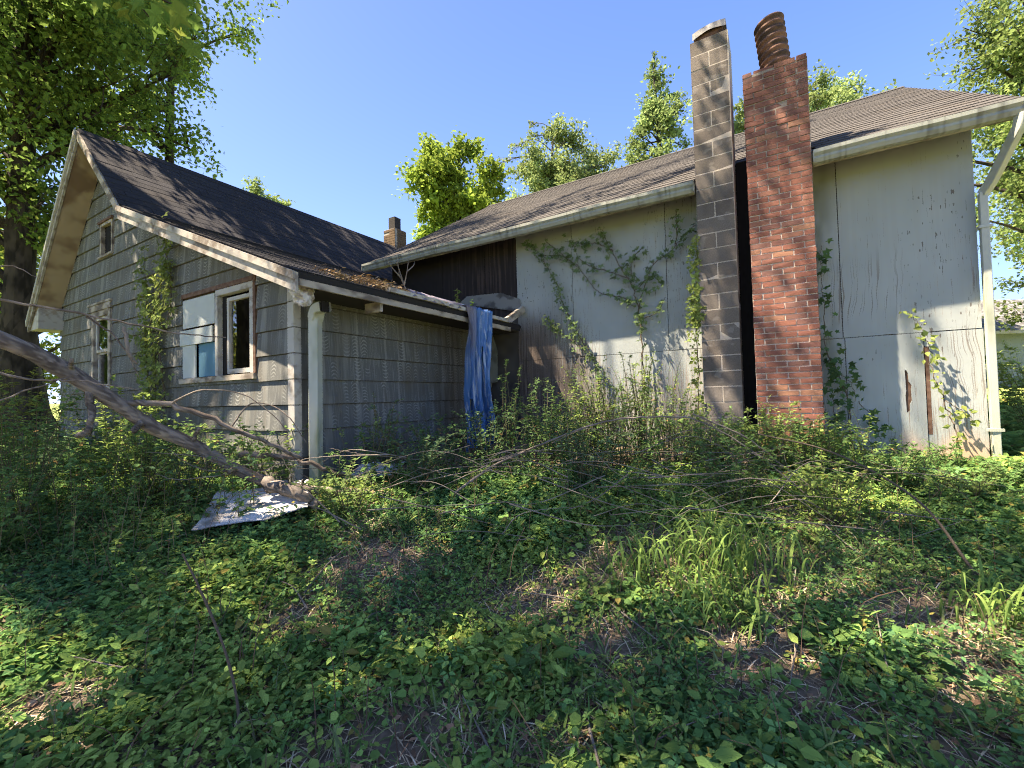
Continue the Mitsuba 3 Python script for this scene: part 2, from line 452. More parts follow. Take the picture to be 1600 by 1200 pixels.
def grid_ground():
    fine = np.arange(-9, 9.01, .09)
    grow = 9 * 1.22 ** np.arange(1, 18)
    xs = np.concatenate([-grow[::-1], fine, grow])
    ys = np.concatenate([-(9 * 1.3 ** np.arange(1, 10))[::-1] + 8, np.arange(-1, 10.01, .09), 10 * 1.22 ** np.arange(1, 17)])
    X, Y = np.meshgrid(xs, ys)
    Z = G(X, Y)
    v = np.stack([X, Y, Z], -1).reshape(-1, 3)
    w = len(xs)
    i = (np.arange(len(ys) - 1)[:, None] * w + np.arange(w - 1)[None]).reshape(-1)
    return v, np.vstack([np.stack([i, i + 1, i + w + 1], 1), np.stack([i, i + w + 1, i + w], 1)])


k = put('ground', grid_ground(), 'mat_soil', smooth=True)
labels[k] = {'label': 'bare brown soil rising gently to the house under the weeds', 'category': 'ground', 'kind': 'structure'}

# ------------------------------------------------------------------ the house
DG, DE, DW = 2.85, 6.33, 6.85
AC = -4.33                                                   # side wall plane (a)
APEX, FOLD, REND, LEND = (-9.3, 5.86), (-7.71, 4.28), (-3.73, 2.70), (-11.75, 3.10)
house = thing('house', 'abandoned grey shingle-sided house with peeling white plywood addition, two tall chimneys and sagging roofs', 'house')


def roofz(a):
    return float(np.interp(a, [LEND[0], APEX[0], FOLD[0], REND[0]], [LEND[1], APEX[1], FOLD[1], REND[1]]))


rng = np.random.default_rng(11)
wallpoly = Polygon([(-11.45, .66), (AC, .66), (AC, roofz(AC) - .14), (FOLD[0], FOLD[1] - .16), (APEX[0], APEX[1] - .16), (-11.45, roofz(-11.45) - .16)])
W_MAIN, W_ATTIC, W_TALL = sbox(-6.70, 1.84, -5.05, 2.88), sbox(-9.52, 3.96, -9.02, 4.50), sbox(-9.88, 1.76, -9.10, 3.08)
holes = W_MAIN.union(W_ATTIC).union(W_TALL)
gable_wall = put('gable_wall', prism(wallpoly.difference(holes), lambda u, z, d: np.stack([u, DG + .004 + .1 * d, z], 1)), 'mat_backing', house, house=True)
sidepoly = Polygon([(DG, .66), (6.12, .66), (6.12, 2.86), (DG, 2.86)])
side_wall = put('side_wall', prism(sidepoly, lambda u, z, d: np.stack([AC - .004 - .1 * d, u, z], 1)), 'mat_backing', house, house=True)


def siding(parent, poly, out, u0, u1, skip=None):
    for k in range(0, 22):
        z0 = .66 + .271 * k
        u = u0 - (.31 if k % 2 else 0) - rng.random() * .1
        wav = rng.normal(0, .0025)
        while u < u1:
            w = .61
            q = sbox(u + .0006, z0 + wav + rng.normal(0, .0008), u + w - .0006, z0 + .263).intersection(poly)
            u += w
            for g in getattr(q, 'geoms', [q]):
                if g.is_empty or g.area < .004 or g.geom_type != 'Polygon' or (skip and skip(g.centroid.x, z0)):
                    continue
                t0, t1 = .026 + rng.random() * .002, .004
                yield_mesh = prism(g, lambda uu, zz, d: out(uu, zz, -d * np.interp(zz, [z0, z0 + .271], [t0, t1])))
                put('siding_shingle', yield_mesh, 'mat_siding', parent, house=True)


siding(gable_wall, wallpoly.difference(holes.buffer(.045, join_style=2)), lambda u, z, d: np.stack([u, DG + d, z], 1), -11.45, AC)
siding(side_wall, sidepoly, lambda u, z, d: np.stack([AC - d, u, z], 1), DG - .02, 6.12, skip=lambda u, z: u > 5.0 and z < .7)
for k in range(8):
    z0 = .66 + .271 * k
    m = cat([bx(AC - .075, AC + .032, DG - .034, DG - .001, z0 + .003, z0 + .264), bx(AC + .001, AC + .0315, DG - .0005, DG + .05, z0 + .003, z0 + .264)])
    put('corner_trim', m, 'mat_trim', gable_wall, house=True)
put('foundation', cat([bx(-11.4, AC - .06, DG + .12, DG + .3, .25, .655), bx(AC - .3, AC - .12, DG + .3, 6.8, .25, .655)]), 'mat_dark', house, house=True)


# roof decks
def slab(p0, p1, n0, n1, th):
    (a0, z0), (a1, z1) = p0, p1
    d = np.array([a1 - a0, z1 - z0]); L = np.linalg.norm(d); d /= L
    nv = np.array([d[1], -d[0]])
    if nv[1] > 0: nv = -nv
    q = [(a0, z0), (a1, z1), (a1 + nv[0] * th, z1 + nv[1] * th), (a0 + nv[0] * th, z0 + nv[1] * th)]
    return prism(Polygon(q), lambda u, z, dd: np.stack([u, n0 + (n1 - n0) * dd, z], 1))


NG0, NG1 = 2.50, 10.4
gable_roof = put('gable_roof', slab(FOLD, APEX, NG0, NG1, .09), 'mat_shingle_dark_0', house, house=True)
left_roof = put('left_slope', slab(LEND, APEX, NG0 + .001, NG1, .09), 'mat_shingle_dark_0', house, house=True)
shed_roof = put('shed_roof', slab((FOLD[0] + .02, FOLD[1]), REND, NG0 + .002, 6.62, .09), 'mat_shingle_dark_0', house, house=True)


def strip_mesh(L, exp, tabs=3, seed=0):
    r = np.random.default_rng(seed)
    pts = [(0, exp * 1.25), (0, 0)]
    for k in range(1, tabs):
        x = L * k / tabs
        h = exp * .85
        pts += [(x - .004, r.normal(0, .003)), (x - .004, h), (x + .004, h), (x + .004, r.normal(0, .003))]
    pts += [(L, 0), (L, exp * 1.25)]
    return Polygon(pts)


def shingles(parent, O, U, V, L, Wd, exp, plen, mats, th=.011, seed=5, hole=None):
    """strips on the plane O + u U + v V (local axes), from the eave up"""
    r = np.random.default_rng(seed)
    O, U, V = (np.array(x, float) for x in (O, U, V))
    V = V / np.linalg.norm(V); U = U / np.linalg.norm(U)
    Nn = np.cross(U, V)
    if Nn[2] < 0: Nn = -Nn
    variants = [strip_mesh(plen - .004, exp, 3, s) for s in range(4)]
    cache = {}
    rows = int(Wd / exp)
    for i in range(rows):
        u = -(r.random() * .6 + .1) * plen if i % 2 else -(r.random() * .3) * plen
        while u < L - .05:
            s0, s1 = max(u, 0), min(u + plen, L)
            if hole and i * exp < hole[2]:
                if s0 < hole[0] < s1: s1 = hole[0]
                elif s0 < hole[1] < s1: s0 = hole[1]
                elif hole[0] <= s0 and s1 <= hole[1]: s1 = s0
            if s1 - s0 > .06:
                full = s0 == u and s1 == u + plen
                mat = mats[r.integers(len(mats))]
                kk = r.integers(4)
                lift, skew = r.random() * .004, r.normal(0, .004)
                if full:
                    key = (kk, mat)
                    if key not in cache:
                        poly = variants[kk]
                        base = prism(poly, lambda uu, vv, d: np.stack([uu, vv, .002 + d * np.interp(vv, [0, exp * 1.25], [th, .002])], 1))
                        cache[key] = mikit.ply(base, mat)
                    M = np.eye(4)
                    B = np.stack([U, V, Nn], 1)
                    if np.linalg.det(B) < 0: B[:, 2] *= 1
                    M[:3, :3] = HR @ B
                    M[:3, 3] = H(O + U * u + V * (i * exp + skew) + Nn * lift)
                    put('shingle', cache[key], None, parent, to_world=T(M))
                else:
                    poly = variants[kk].intersection(sbox(s0 - u, -1, s1 - u, 9))
                    m = prism(poly, lambda uu, vv, d: O + np.outer(uu + u, U) + np.outer(vv + i * exp + skew, V) + np.outer(.002 + lift + d * np.interp(vv, [0, exp * 1.25], [th, .002]), Nn))
                    put('shingle', m, mat, parent, house=True)
            u += plen


DARK, BROWN = [f'mat_shingle_dark_{i}' for i in range(3)], [f'mat_shingle_brown_{i}' for i in range(3)]
shingles(gable_roof, (FOLD[0], NG0 - .01, FOLD[1]), (0, 1, 0), (APEX[0] - FOLD[0], 0, APEX[1] - FOLD[1]), NG1 - NG0, math.dist(FOLD, APEX) - .02, .160, .95, DARK, th=.007)
shingles(shed_roof, (REND[0], NG0 - .01, REND[1]), (0, 1, 0), (FOLD[0] - REND[0], 0, FOLD[1] - REND[1]), 4.1, math.dist(FOLD, REND) - .02, .205, 1.0, DARK, seed=6)
put('ridge_cap', prism(Polygon([(APEX[0] - .11, APEX[1] - .085), (APEX[0], APEX[1] + .03), (APEX[0] + .11, APEX[1] - .085), (APEX[0] + .10, APEX[1] - .11), (APEX[0], APEX[1] + .005), (APEX[0] - .10, APEX[1] - .11)]), lambda u, z, d: np.stack([u, NG0 - .01 + (NG1 - NG0) * d, z], 1)), 'mat_shingle_dark_1', gable_roof, house=True)

# rakes, soffits, fascia on the gable


def rake(p0, p1, n0, n1, top, bot):
    q = Polygon([(p0[0], p0[1] + top), (p1[0], p1[1] + top), (p1[0], p1[1] + bot), (p0[0], p0[1] + bot)])
    return prism(q, lambda u, z, d: np.stack([u, n0 + (n1 - n0) * d, z], 1))


put('rake_board', rake(APEX, (FOLD[0] + .10, FOLD[1] - .10), NG0 - .03, NG0 - .003, -.015, -.15), 'mat_old_trim', house, house=True)
put('rake_board', rake((FOLD[0] - .02, FOLD[1]), REND, NG0 - .032, NG0 - .004, -.015, -.195), 'mat_worn_trim', house, house=True)
put('rake_moulding', rake((FOLD[0] - .02, FOLD[1]), REND, NG0 - .055, NG0 - .034, -.01, -.085), 'mat_worn_trim', house, house=True)
put('rake_board', rake(LEND, APEX, NG0 - .033, NG0 - .003, -.02, -.20), 'mat_worn_trim', house, house=True)
put('rake_moulding', rake(LEND, APEX, NG0 - .06, NG0 - .035, -.01, -.10), 'mat_trim', house, house=True)
put('soffit', rake((LEND[0] + .02, LEND[1]), (APEX[0], APEX[1]), NG0 + .003, DG - .02, -.15, -.175), 'mat_soffit', house, house=True)
put('soffit', rake((FOLD[0], FOLD[1]), (REND[0] - .6, roofz(REND[0] - .6)), NG0 + .003, DG - .02, -.15, -.175), 'mat_old_trim', house, house=True)
put('eave_return', prism(Polygon([(-11.80, 3.05), (-11.30, 3.05), (-11.30, 3.42), (-11.80, 3.10)]), lambda u, z, d: np.stack([u, NG0 + .01 + .42 * d, z - .12], 1)), 'mat_trim', house, house=True)
put('fascia', bx(REND[0] - .05, REND[0] - .02, NG0 + .02, 6.30, 2.575, 2.64), 'mat_old_trim', house, house=True)
put('shed_soffit', bx(AC - .02, REND[0] - .06, DG, 6.6, 2.60, 2.62), 'mat_dark', house, house=True)
# white drip edge, broken off towards the far end
put('drip_edge', cat([bx(REND[0] - .06, REND[0] + .03, 3.6 + .52 * i, 3.6 + .52 * i + .515, 2.715 + r_, 2.765 + r_) for i, r_ in enumerate((.0, .004, -.006, .0, -.012))]), 'mat_trim', house, house=True)
put('rafter_tail', bx(REND[0] - .30, REND[0] - .055, 3.52, 3.56, 2.49, 2.60), 'mat_old_trim', house, house=True)

# main window with boards over its left half
win = put('window', cat([chambox(-5.87, -5.055, DG - .03, DG + .05, 2.815, 2.885), chambox(-5.125, -5.055, DG - .03, DG + .05, 1.845, 2.81), chambox(-5.885, -5.825, DG - .028, DG + .05, 1.845, 2.812)]), 'mat_trim', house, house=True)
put('sash', cat([chambox(-5.70, -5.655, DG + .02, DG + .06, 1.86, 2.78), chambox(-5.17, -5.128, DG + .02, DG + .06, 1.86, 2.78), chambox(-5.654, -5.171, DG + .02, DG + .06, 2.735, 2.78), chambox(-5.654, -5.171, DG + .02, DG + .06, 1.86, 1.915)]), 'mat_trim', win, house=True)
put('pane', (np.array([[-5.66, DG + .045, 1.9], [-5.165, DG + .045, 1.9], [-5.165, DG + .045, 2.75], [-5.66, DG + .045, 2.75]]), np.array([[0, 1, 2], [0, 2, 3]])), 'mat_glass', win, house=True)
put('sill', chambox(-6.74, -5.0, DG - .06, DG + .02, 1.775, 1.838), 'mat_old_trim', win, house=True)
put('casing', cat([chambox(-5.05, -5.005, DG - .034, DG + .01, 1.84, 2.955), chambox(-6.72, -5.055, DG - .036, DG + .01, 2.89, 2.945)]), 'mat_brown_trim', win, house=True)
put('board', chambox(-6.70, -5.90, DG - .024, DG - .006, 2.495, 2.865), 'mat_white_board', win, house=True)
put('board', chambox(-6.745, -5.93, DG - .042, DG - .022, 2.27, 2.465), 'mat_white_board', win, house=True)
put('board', chambox(-6.705, -6.37, DG - .026, DG - .008, 1.845, 2.268), 'mat_white_board', win, house=True)
bb = put('blue_board', chambox(-6.33, -5.90, DG - .004, DG + .012, 1.85, 2.268), 'mat_blue_board', win, house=True)
labels[bb] = {'label': 'faded blue board behind the torn gap between white boards'}
put('jamb', cat([bx(-5.82, -5.70, DG + .03, DG + .055, 1.84, 2.81), bx(-6.70, -5.90, DG + .05, DG + .07, 1.84, 2.88)]), 'mat_black', win, house=True)  # black fill paints the shade of the jamb gap and behind the boards
# attic opening
w1 = put('window', cat([chambox(-9.52, -9.46, DG - .03, DG + .04, 3.96, 4.5), chambox(-9.055, -9.02, DG - .03, DG + .02, 3.96, 4.5), chambox(-9.455, -9.06, DG - .03, DG + .02, 4.455, 4.5), chambox(-9.455, -9.06, DG - .03, DG + .02, 3.96, 3.985)]), 'mat_old_trim', house, house=True)
labels[w1] = {'label': 'small open attic window without glass'}
put('sill', chambox(-9.56, -8.98, DG - .055, DG + .01, 3.925, 3.957), 'mat_old_trim', w1, house=True)
put('head_casing', chambox(-9.56, -8.98, DG - .05, DG + .01, 4.503, 4.54), 'mat_brown_trim', w1, house=True)
# tall two-sash window
w2 = put('window', cat([chambox(-9.88, -9.79, DG - .03, DG + .06, 1.76, 3.08), chambox(-9.19, -9.10, DG - .03, DG + .06, 1.76, 3.08), chambox(-9.785, -9.195, DG - .03, DG + .06, 2.99, 3.08), chambox(-9.785, -9.195, DG - .03, DG + .06, 1.76, 1.82)]), 'mat_old_trim', house, house=True)
labels[w2] = {'label': 'tall two-sash window near the left end of the gable wall'}
for z0, z1, dn in ((2.40, 2.985, .0), (1.825, 2.42, .03)):
    s_ = put('sash', cat([chambox(-9.785, -9.735, DG + dn, DG + dn + .028, z0, z1), chambox(-9.245, -9.195, DG + dn, DG + dn + .028, z0, z1), chambox(-9.73, -9.25, DG + dn, DG + dn + .028, z1 - .05, z1), chambox(-9.73, -9.25, DG + dn, DG + dn + .028, z0, z0 + .05)]), 'mat_trim', w2, house=True)
    put('pane', (np.array([[-9.74, DG + dn + .012, z0 + .03], [-9.24, DG + dn + .012, z0 + .03], [-9.24, DG + dn + .012, z1 - .03], [-9.74, DG + dn + .012, z1 - .03]]), np.array([[0, 1, 2], [0, 2, 3]])), 'mat_glass', w2, house=True)
put('sill', chambox(-9.94, -9.04, DG - .07, DG + .01, 1.715, 1.757), 'mat_old_trim', w2, house=True)
put('head_casing', cat([chambox(-9.93, -9.05, DG - .045, DG + .01, 3.083, 3.18), chambox(-9.96, -9.02, DG - .06, DG + .01, 3.183, 3.215)]), 'mat_old_trim', w2, house=True)
put('interior', cat([bx(-11.4, -4.45, 3.6, 3.63, .5, 3.0), bx(-9.458, -9.057, DG + .022, DG + .04, 3.986, 4.454)]), 'mat_black', house, house=True)  # black boards paint the darkness of the unlit rooms behind the openings
put('left_wall', cat([bx(-11.45, -11.35, DG + .11, NG1, .5, 3.25)]), 'mat_siding', house, house=True)

# the damaged end of the side wall beside the plywood wall
put('wall_patch', prism(Polygon([(6.14, .95), (6.42, 1.0), (6.45, 1.35), (6.62, 1.75), (6.80, 1.78), (6.82, 2.35), (6.66, 2.62), (6.14, 2.6)]), lambda u, z, d: np.stack([AC - .02 - .02 * d, u, z], 1)), 'mat_drywall', house, house=True)
put('recess', cat([bx(AC - .35, AC - .33, 6.0, 6.84, .4, 2.6), bx(AC - .33, AC - .02, 6.10, 6.13, .4, 2.6)]), 'mat_black', house, house=True)  # black boards paint the darkness inside the hole
m = bx(-.035, .035, 0, .62, -.11, .0)
m.apply_transform(trimesh.transformations.rotation_matrix(math.radians(27), (1, 0, 0)))
m.apply_translation((-3.80, 6.24, 2.80))
put('end_board', m, 'mat_old_trim', house, house=True)
put('flashing', prism(Polygon([(-5.2, 3.30), (-3.82, 2.98), (-3.86, 3.22), (-4.25, 3.38), (-5.0, 3.42)]), lambda u, z, d: np.stack([u, DW - .03 - .012 * d, z], 1)), 'mat_felt', house, house=True)
put('roof_patch', slab((-5.6, roofz(-5.6) + .02), (-3.95, roofz(-3.95) + .01), 6.60, 6.80, .03), 'mat_felt', house, house=True)

# plywood wall
ply_wall = put('plywood_wall', cat([bx(-7.0, 1.90, DW + .03, DW + .12, .55, 4.5), bx(1.86, 1.92, DW + .12, 15.0, .55, 4.28), bx(-7.0, -6.9, DW + .12, 15.0, .55, 4.28)]), 'mat_backing', house, house=True)
rng = np.random.default_rng(3)
seams_up = [-3.93, -2.87, -1.37, .705, 1.94]
seams_lo = [-3.93, -2.87, -1.78, -.40, .72, 1.45, 1.95]


def panel(poly):
    o = rng.normal(0, .0025); t = rng.normal(0, .002)
    return prism(poly, lambda u, z, d: np.stack([u, DW + o + t * (z - 2.4) + .012 * d, z], 1))


for s, zb, zt in ((seams_up, 2.128, 4.47), (seams_lo, .62, 2.120)):
    for u0, u1 in zip(s[:-1], s[1:]):
        u0 += .004; u1 -= .004
        pts = [(u0, zb)]
        for t in np.linspace(0, 1, 9)[1:-1]:
            pts.append((u0 + (u1 - u0) * t, zb + rng.normal(0, .0025) - (.02 * rng.random() if zb < 1 else 0)))
        pts += [(u1, zb), (u1, zt), (u0, zt)]
        q = Polygon(pts)
        if abs(u0 - 1.454) < .01:
            q = q.difference(Polygon([(1.45, .95), (1.47, 1.2), (1.485, 1.6), (1.46, 1.97), (1.44, 1.97), (1.44, .95)]))
        if abs(u0 - .724) < .01:
            q = q.difference(Polygon([(1.272, 1.20), (1.300, 1.22), (1.303, 1.30), (1.322, 1.34), (1.318, 1.47), (1.325, 1.52), (1.301, 1.56), (1.298, 1.66), (1.281, 1.70), (1.270, 1.69), (1.274, 1.45), (1.266, 1.40)]))
        if q.geom_type != 'Polygon': q = max(q.geoms, key=lambda g: g.area)
        put('plywood_panel', panel(q), 'mat_plywood', ply_wall, house=True)
for u0, u1 in ((-6.98, -5.62), (-5.61, -4.62), (-4.61, -3.93)):
    put('brown_panel', prism(Polygon([(u0, 2.9), (u1, 2.9), (u1, 4.47), (u0, 4.47)]), lambda u, z, d: np.stack([u, DW - .004 + .012 * d, z], 1)), 'mat_brown_wood', ply_wall, house=True)
put('batten', chambox(1.455, 1.490, DW + .004, DW + .022, .95, 1.96), 'mat_brown_trim', ply_wall, house=True)
put('torn_layer', prism(Polygon([(1.25, 1.15), (1.34, 1.17), (1.345, 1.75), (1.25, 1.77)]), lambda u, z, d: np.stack([u, DW + .013 + .008 * d, z], 1)), 'mat_brown_trim', ply_wall, house=True)
put('foundation', cat([bx(-1.0, 1.90, DW + .02, DW + .16, .2, .60)]), 'mat_foundation', house, house=True)

# main roof: front slope, back slope, gutter, fascia, soffit
ZE, NR, ZR = 4.30, 11.0, 7.17
AL, AR = -7.2, 2.22


def slab_n(p0, p1, a0, a1, th):
    (n0, z0), (n1, z1) = p0, p1
    q = [(n0, z0), (n1, z1), (n1, z1 - th), (n0, z0 - th)]
    return prism(Polygon(q), lambda u, z, d: np.stack([a0 + (a1 - a0) * d, u, z], 1))


_zc = ZE + (7.0 - DE) * (ZR - ZE) / (NR - DE)
main_roof = put('main_roof', cat([slab_n((DE + .02, ZE - .01), (NR, ZR), AL, -.885, .10), slab_n((7.0, _zc - .01), (NR, ZR), -.885, .45, .10), slab_n((DE + .02, ZE - .01), (NR, ZR), .45, AR, .10)]), 'mat_shingle_brown_0', house, house=True)
put('back_slope', slab_n((NR + .002, ZR), (15.6, 4.3), AL, AR, .10), 'mat_shingle_brown_0', house, house=True)
put('gable_end', prism(Polygon([(DW + .1, 4.2), (15.0, 4.2), (NR, ZR - .12)]), lambda u, z, d: np.stack([1.84 + .06 * d, u, z], 1)), 'mat_plywood', house, house=True)
put('gable_end', prism(Polygon([(DW + .1, 4.2), (15.0, 4.2), (NR, ZR - .12)]), lambda u, z, d: np.stack([-6.98 + .06 * d, u, z], 1)), 'mat_plywood', house, house=True)
shingles(main_roof, (AL, DE - .01, ZE - .015), (1, 0, 0), (0, NR - DE, ZR - ZE), AR - AL, math.hypot(NR - DE, ZR - ZE) - .02, .20, 1.02, BROWN, th=.012, seed=9, hole=(-.89 - AL, .455 - AL, .80))
put('ridge_cap', prism(Polygon([(NR - .13, ZR - .06), (NR, ZR + .025), (NR + .13, ZR - .06), (NR + .12, ZR - .085), (NR, ZR + .003), (NR - .12, ZR - .085)]), lambda u, z, d: np.stack([AL + (AR - AL) * d, u, z], 1)), 'mat_shingle_brown_1', main_roof, house=True)
KPROF = [(6.36, 4.285), (6.36, 4.145), (6.285, 4.145), (6.262, 4.185), (6.268, 4.215), (6.240, 4.245), (6.238, 4.285), (6.246, 4.285), (6.248, 4.250), (6.276, 4.217), (6.270, 4.187), (6.289, 4.153), (6.352, 4.153), (6.352, 4.285)]


def gutter(a0, a1):
    segs, q = [], Polygon(KPROF)
    L = a1 - a0
    m = trimesh.creation.extrude_polygon(q, 1.0, engine='earcut')
    ts = np.linspace(0, 1, max(2, int(L / .6)) + 1)
    for t0, t1 in zip(ts[:-1], ts[1:]):
        v = m.vertices.copy()
        t = t0 + (t1 - t0) * v[:, 2]
        s = .012 * np.sin(t * L * 1.7 + a0) + .006 * np.sin(t * L * 4.1)
        segs.append(trimesh.Trimesh(np.stack([a0 + L * t, v[:, 0] + s * .6, v[:, 1] + s], 1), m.faces, process=False))
    for ee in (a0, a1):
        segs.append(bx(ee - .004, ee + .004, 6.241, 6.355, 4.15, 4.282))
    g = cat(segs)
    if g.volume < 0: g.invert()
    return g


put('gutter', gutter(-7.22, -.875), 'mat_gutter', house, house=True)
put('gutter', gutter(.445, 2.30), 'mat_gutter', house, house=True)
put('fascia', cat([bx(-7.15, -.88, 6.375, 6.40, 4.15, 4.28), bx(.45, 2.2, 6.375, 6.40, 4.15, 4.28)]), 'mat_old_trim', house, house=True)

# downspouts
RECT = [(-1, -.62), (-.86, -.74), (.86, -.74), (1, -.62), (1, .62), (.86, .74), (-.86, .74), (-1, .62)]
ds = catmull(np.array([(2.14, 6.30, 4.16), (2.13, 6.32, 4.05), (2.10, 6.40, 3.95), (2.03, 6.69, 3.68), (1.985, 6.78, 3.58), (1.98, 6.79, 3.45), (1.98, 6.79, 2.2), (1.98, 6.79, .62), (1.99, 6.75, .55)]), 5)
put('downspout', tube(H(ds), .046, section=RECT), 'mat_downspout', house, smooth=35)
put('downspout_band', cat([bx(1.925, 2.035, 6.735, 6.845, z, z + .03) for z in (3.2, 1.0)]), 'mat_downspout', house, house=True)
ds = catmull(np.array([(-4.16, 2.96, .45), (-4.155, 2.96, 1.2), (-4.145, 2.96, 2.25), (-4.138, 2.96, 2.37), (-4.10, 2.955, 2.445), (-4.03, 2.945, 2.47), (-3.95, 2.94, 2.47)]), 6)
d2 = put('downspout', tube(H(ds), .066, cap=False, section=RECT), 'mat_downspout', house, smooth=35)
put('pipe_mouth', bx(-3.965, -3.955, 2.90, 2.985, 2.415, 2.525), 'mat_black', d2, house=True)  # black cap paints the dark inside of the elbow
labels[d2] = {'label': 'pale downspout cut off below the eave, its elbow open'}

# brick chimney
brick_chimney = put('brick_chimney', bx(-.240, .428, 6.3125, DW + .05, .3, 5.46), 'mat_mortar', house, house=True)
rng = np.random.default_rng(21)
cache = {}


def brick(w, d, h, mat, pos, parent, name='brick', rz=0.0, c=.005, jit=.0016, var=3):
    key = (round(w, 3), d, mat, int(rng.integers(var)))
    if key not in cache:
        cache[key] = mikit.ply(cham(w, d, h, c, rng, jit), mat)
    M = np.eye(4)
    q = np.array([[math.cos(rz), -math.sin(rz), 0], [math.sin(rz), math.cos(rz), 0], [0, 0, 1]])
    M[:3, :3] = HR @ q
    M[:3, 3] = H(pos)
    put(name, cache[key], None, parent, to_world=T(M))


A0, BW, CP = -.248, .228, .0702
probs = [.34, .28, .14, .10, .04, .10]
side = MB()
for k in range(71):
    z = .52 + k * CP + .03
    lean = -.004 * (z - 3)
    wv = .003 * math.sin(k * .9)
    cells = [(A0 + i * BW, A0 + (i + 1) * BW) for i in range(3)] if k % 2 else [(A0, A0 + .114), (A0 + .114, A0 + .342), (A0 + .342, A0 + .57), (A0 + .57, A0 + .684)]
    for (c0, c1) in cells:
        rough = 1 + 1.5 * max(0, (z - 4.3))
        brick(c1 - c0 - .0125, .10, CP - .0125, f'mat_brick_{rng.choice(6, p=probs)}', ((c0 + c1) / 2 + lean + wv + rng.normal(0, .0012 * rough), 6.3545 + rng.normal(0, .0018 * rough), z + rng.normal(0, .0008 * rough)), brick_chimney, rz=rng.normal(0, .006 * rough))
    for sgn, ax in ((-1, A0 + .05), (1, A0 + .634)):
        for j in range(3):
            n0 = 6.405 + j * .215 - (.1 if k % 2 else 0)
            if n0 < 6.402: n0 = 6.402
            side.add(bx(ax - .05 + lean, ax + .05 + lean, n0, min(n0 + .204, 6.95), z - .03, z + .03))
m = side.mesh()
put('side_brick', (m[0], m[1]), 'mat_brick_1', brick_chimney, house=True, kind='stuff')
# corrugated flue pipe
hh = np.linspace(0, .80, 97)
rr = .163 + .011 * np.sin(hh / .80 * 2 * PI * 9.5) + .004 * np.clip(hh - .5, 0, 1)
ang = np.linspace(0, 2 * PI, 41)[:-1]


def revolve(hh, rr, dent=0.0):
    V = np.stack([np.outer(rr, np.cos(ang)), np.outer(rr, np.sin(ang)), np.repeat(hh[:, None], len(ang), 1)], -1).reshape(-1, 3)
    n, s = len(hh), len(ang)
    i = np.arange(n - 1)[:, None] * s; j = np.arange(s)[None]; k = (j + 1) % s
    F = np.vstack([np.stack([i + j, i + k, i + s + k], -1).reshape(-1, 3), np.stack([i + j, i + s + k, i + s + j], -1).reshape(-1, 3)])
    return V, F


pv, pf = revolve(np.concatenate([hh, hh[::-1]]), np.concatenate([rr, rr[::-1] - .006]))
pv[:, 2] += .02 * pv[:, 0] / .16
Rm = trimesh.transformations.rotation_matrix(math.radians(-5.5), (0, 1, 0))[:3, :3]
pv = pv @ Rm.T + np.array([.13, 6.60, 5.43])
fp = put('flue_pipe', (pv, pf), 'mat_rust', brick_chimney, house=True, smooth=50)
labels[fp] = {'label': 'rusty corrugated flue pipe leaning on top of the brick chimney'}
put('flue_collar', cat([bx(-.08, .34, 6.42, 6.80, 5.455, 5.475)]), 'mat_dark', brick_chimney, house=True)

# block chimney
block_chimney = put('block_chimney', bx(-.862, -.408, 6.4225, DW + .08, .3, 6.24), 'mat_block_mortar', house, house=True)
B0, B1, BH = -.868, -.402, .2035
for k in range(28):
    z = .55 + k * BH + BH / 2
    cells = [(B0, B1)] if k % 2 else [(B0, (B0 + B1) / 2), ((B0 + B1) / 2, B1)]
    for c0, c1 in cells:
        brick(c1 - c0 - .015, .44, BH - .014, f'mat_block_{rng.integers(3)}', ((c0 + c1) / 2 + rng.normal(0, .0012) - .004 * (z - 3), 6.42 + .22 + rng.normal(0, .0012), z), block_chimney, name='block', c=.004, jit=.001)
put('flue_liner', cat([bx(-.80, -.47, 6.47, 6.80, 6.245, 6.36)]), 'mat_rust', block_chimney, house=True)
uu = np.linspace(-1, 1, 13)
top = np.array([(u, v) for v in (-1, 1) for u in uu])
zc = 6.385 + .03 * (1 - top[:, 0] ** 2) + .02 * top[:, 0]
cv = np.stack([-.635 + .205 * top[:, 0], 6.63 + .20 * top[:, 1], zc], 1)
fr = cv[:13] - np.array([0, .004, .075 + .0]) - np.array([0, 0, .02]) * np.abs(uu)[:, None]
cvv = np.vstack([cv, fr, fr + np.array([0, .004, 0])])
ff = []
for i in range(12):
    ff += [[i, i + 1, 14 + i], [i, 14 + i, 13 + i], [i + 1, i, 26 + i], [i + 1, 26 + i, 27 + i]]
put('metal_cap', (cvv, np.array(ff)), 'mat_metal', block_chimney, house=True)
put('creosote_strip', bx(-.405, -.246, 6.78, 6.80, .5, 4.6), 'mat_black', house, house=True)  # near-black colour holds both the stained wall and the shade of the gap

# yellow brick chimney on the far ridge
yb = put('yellow_chimney', bx(-9.70, -9.26, 9.22, 9.64, 5.2, 6.42), 'mat_old_trim', house, house=True)
ym = MB()
for k in range(16):
    z = 5.27 + k * .0715
    for i in range(2):
        o = .10 if k % 2 else 0
        for c0, c1 in ((0, .218 - o), (.222 - o, .44)):
            if k > 13 and rng.random() < .2: continue
            if i == 0: ym.add(bx(-9.705 + c0, -9.705 + c1, 9.208, 9.30, z, z + .062))
            else: ym.add(bx(-9.34, -9.248, 9.302 + c0 * .78, 9.302 + c1 * .78, z, z + .062))
put('yellow_brick', ym.mesh(), 'mat_yellow_brick', yb, house=True, kind='stuff')
put('flue_block', cat([bx(-9.60, -9.36, 9.31, 9.55, 6.40, 6.80)]), 'mat_dark', yb, house=True)

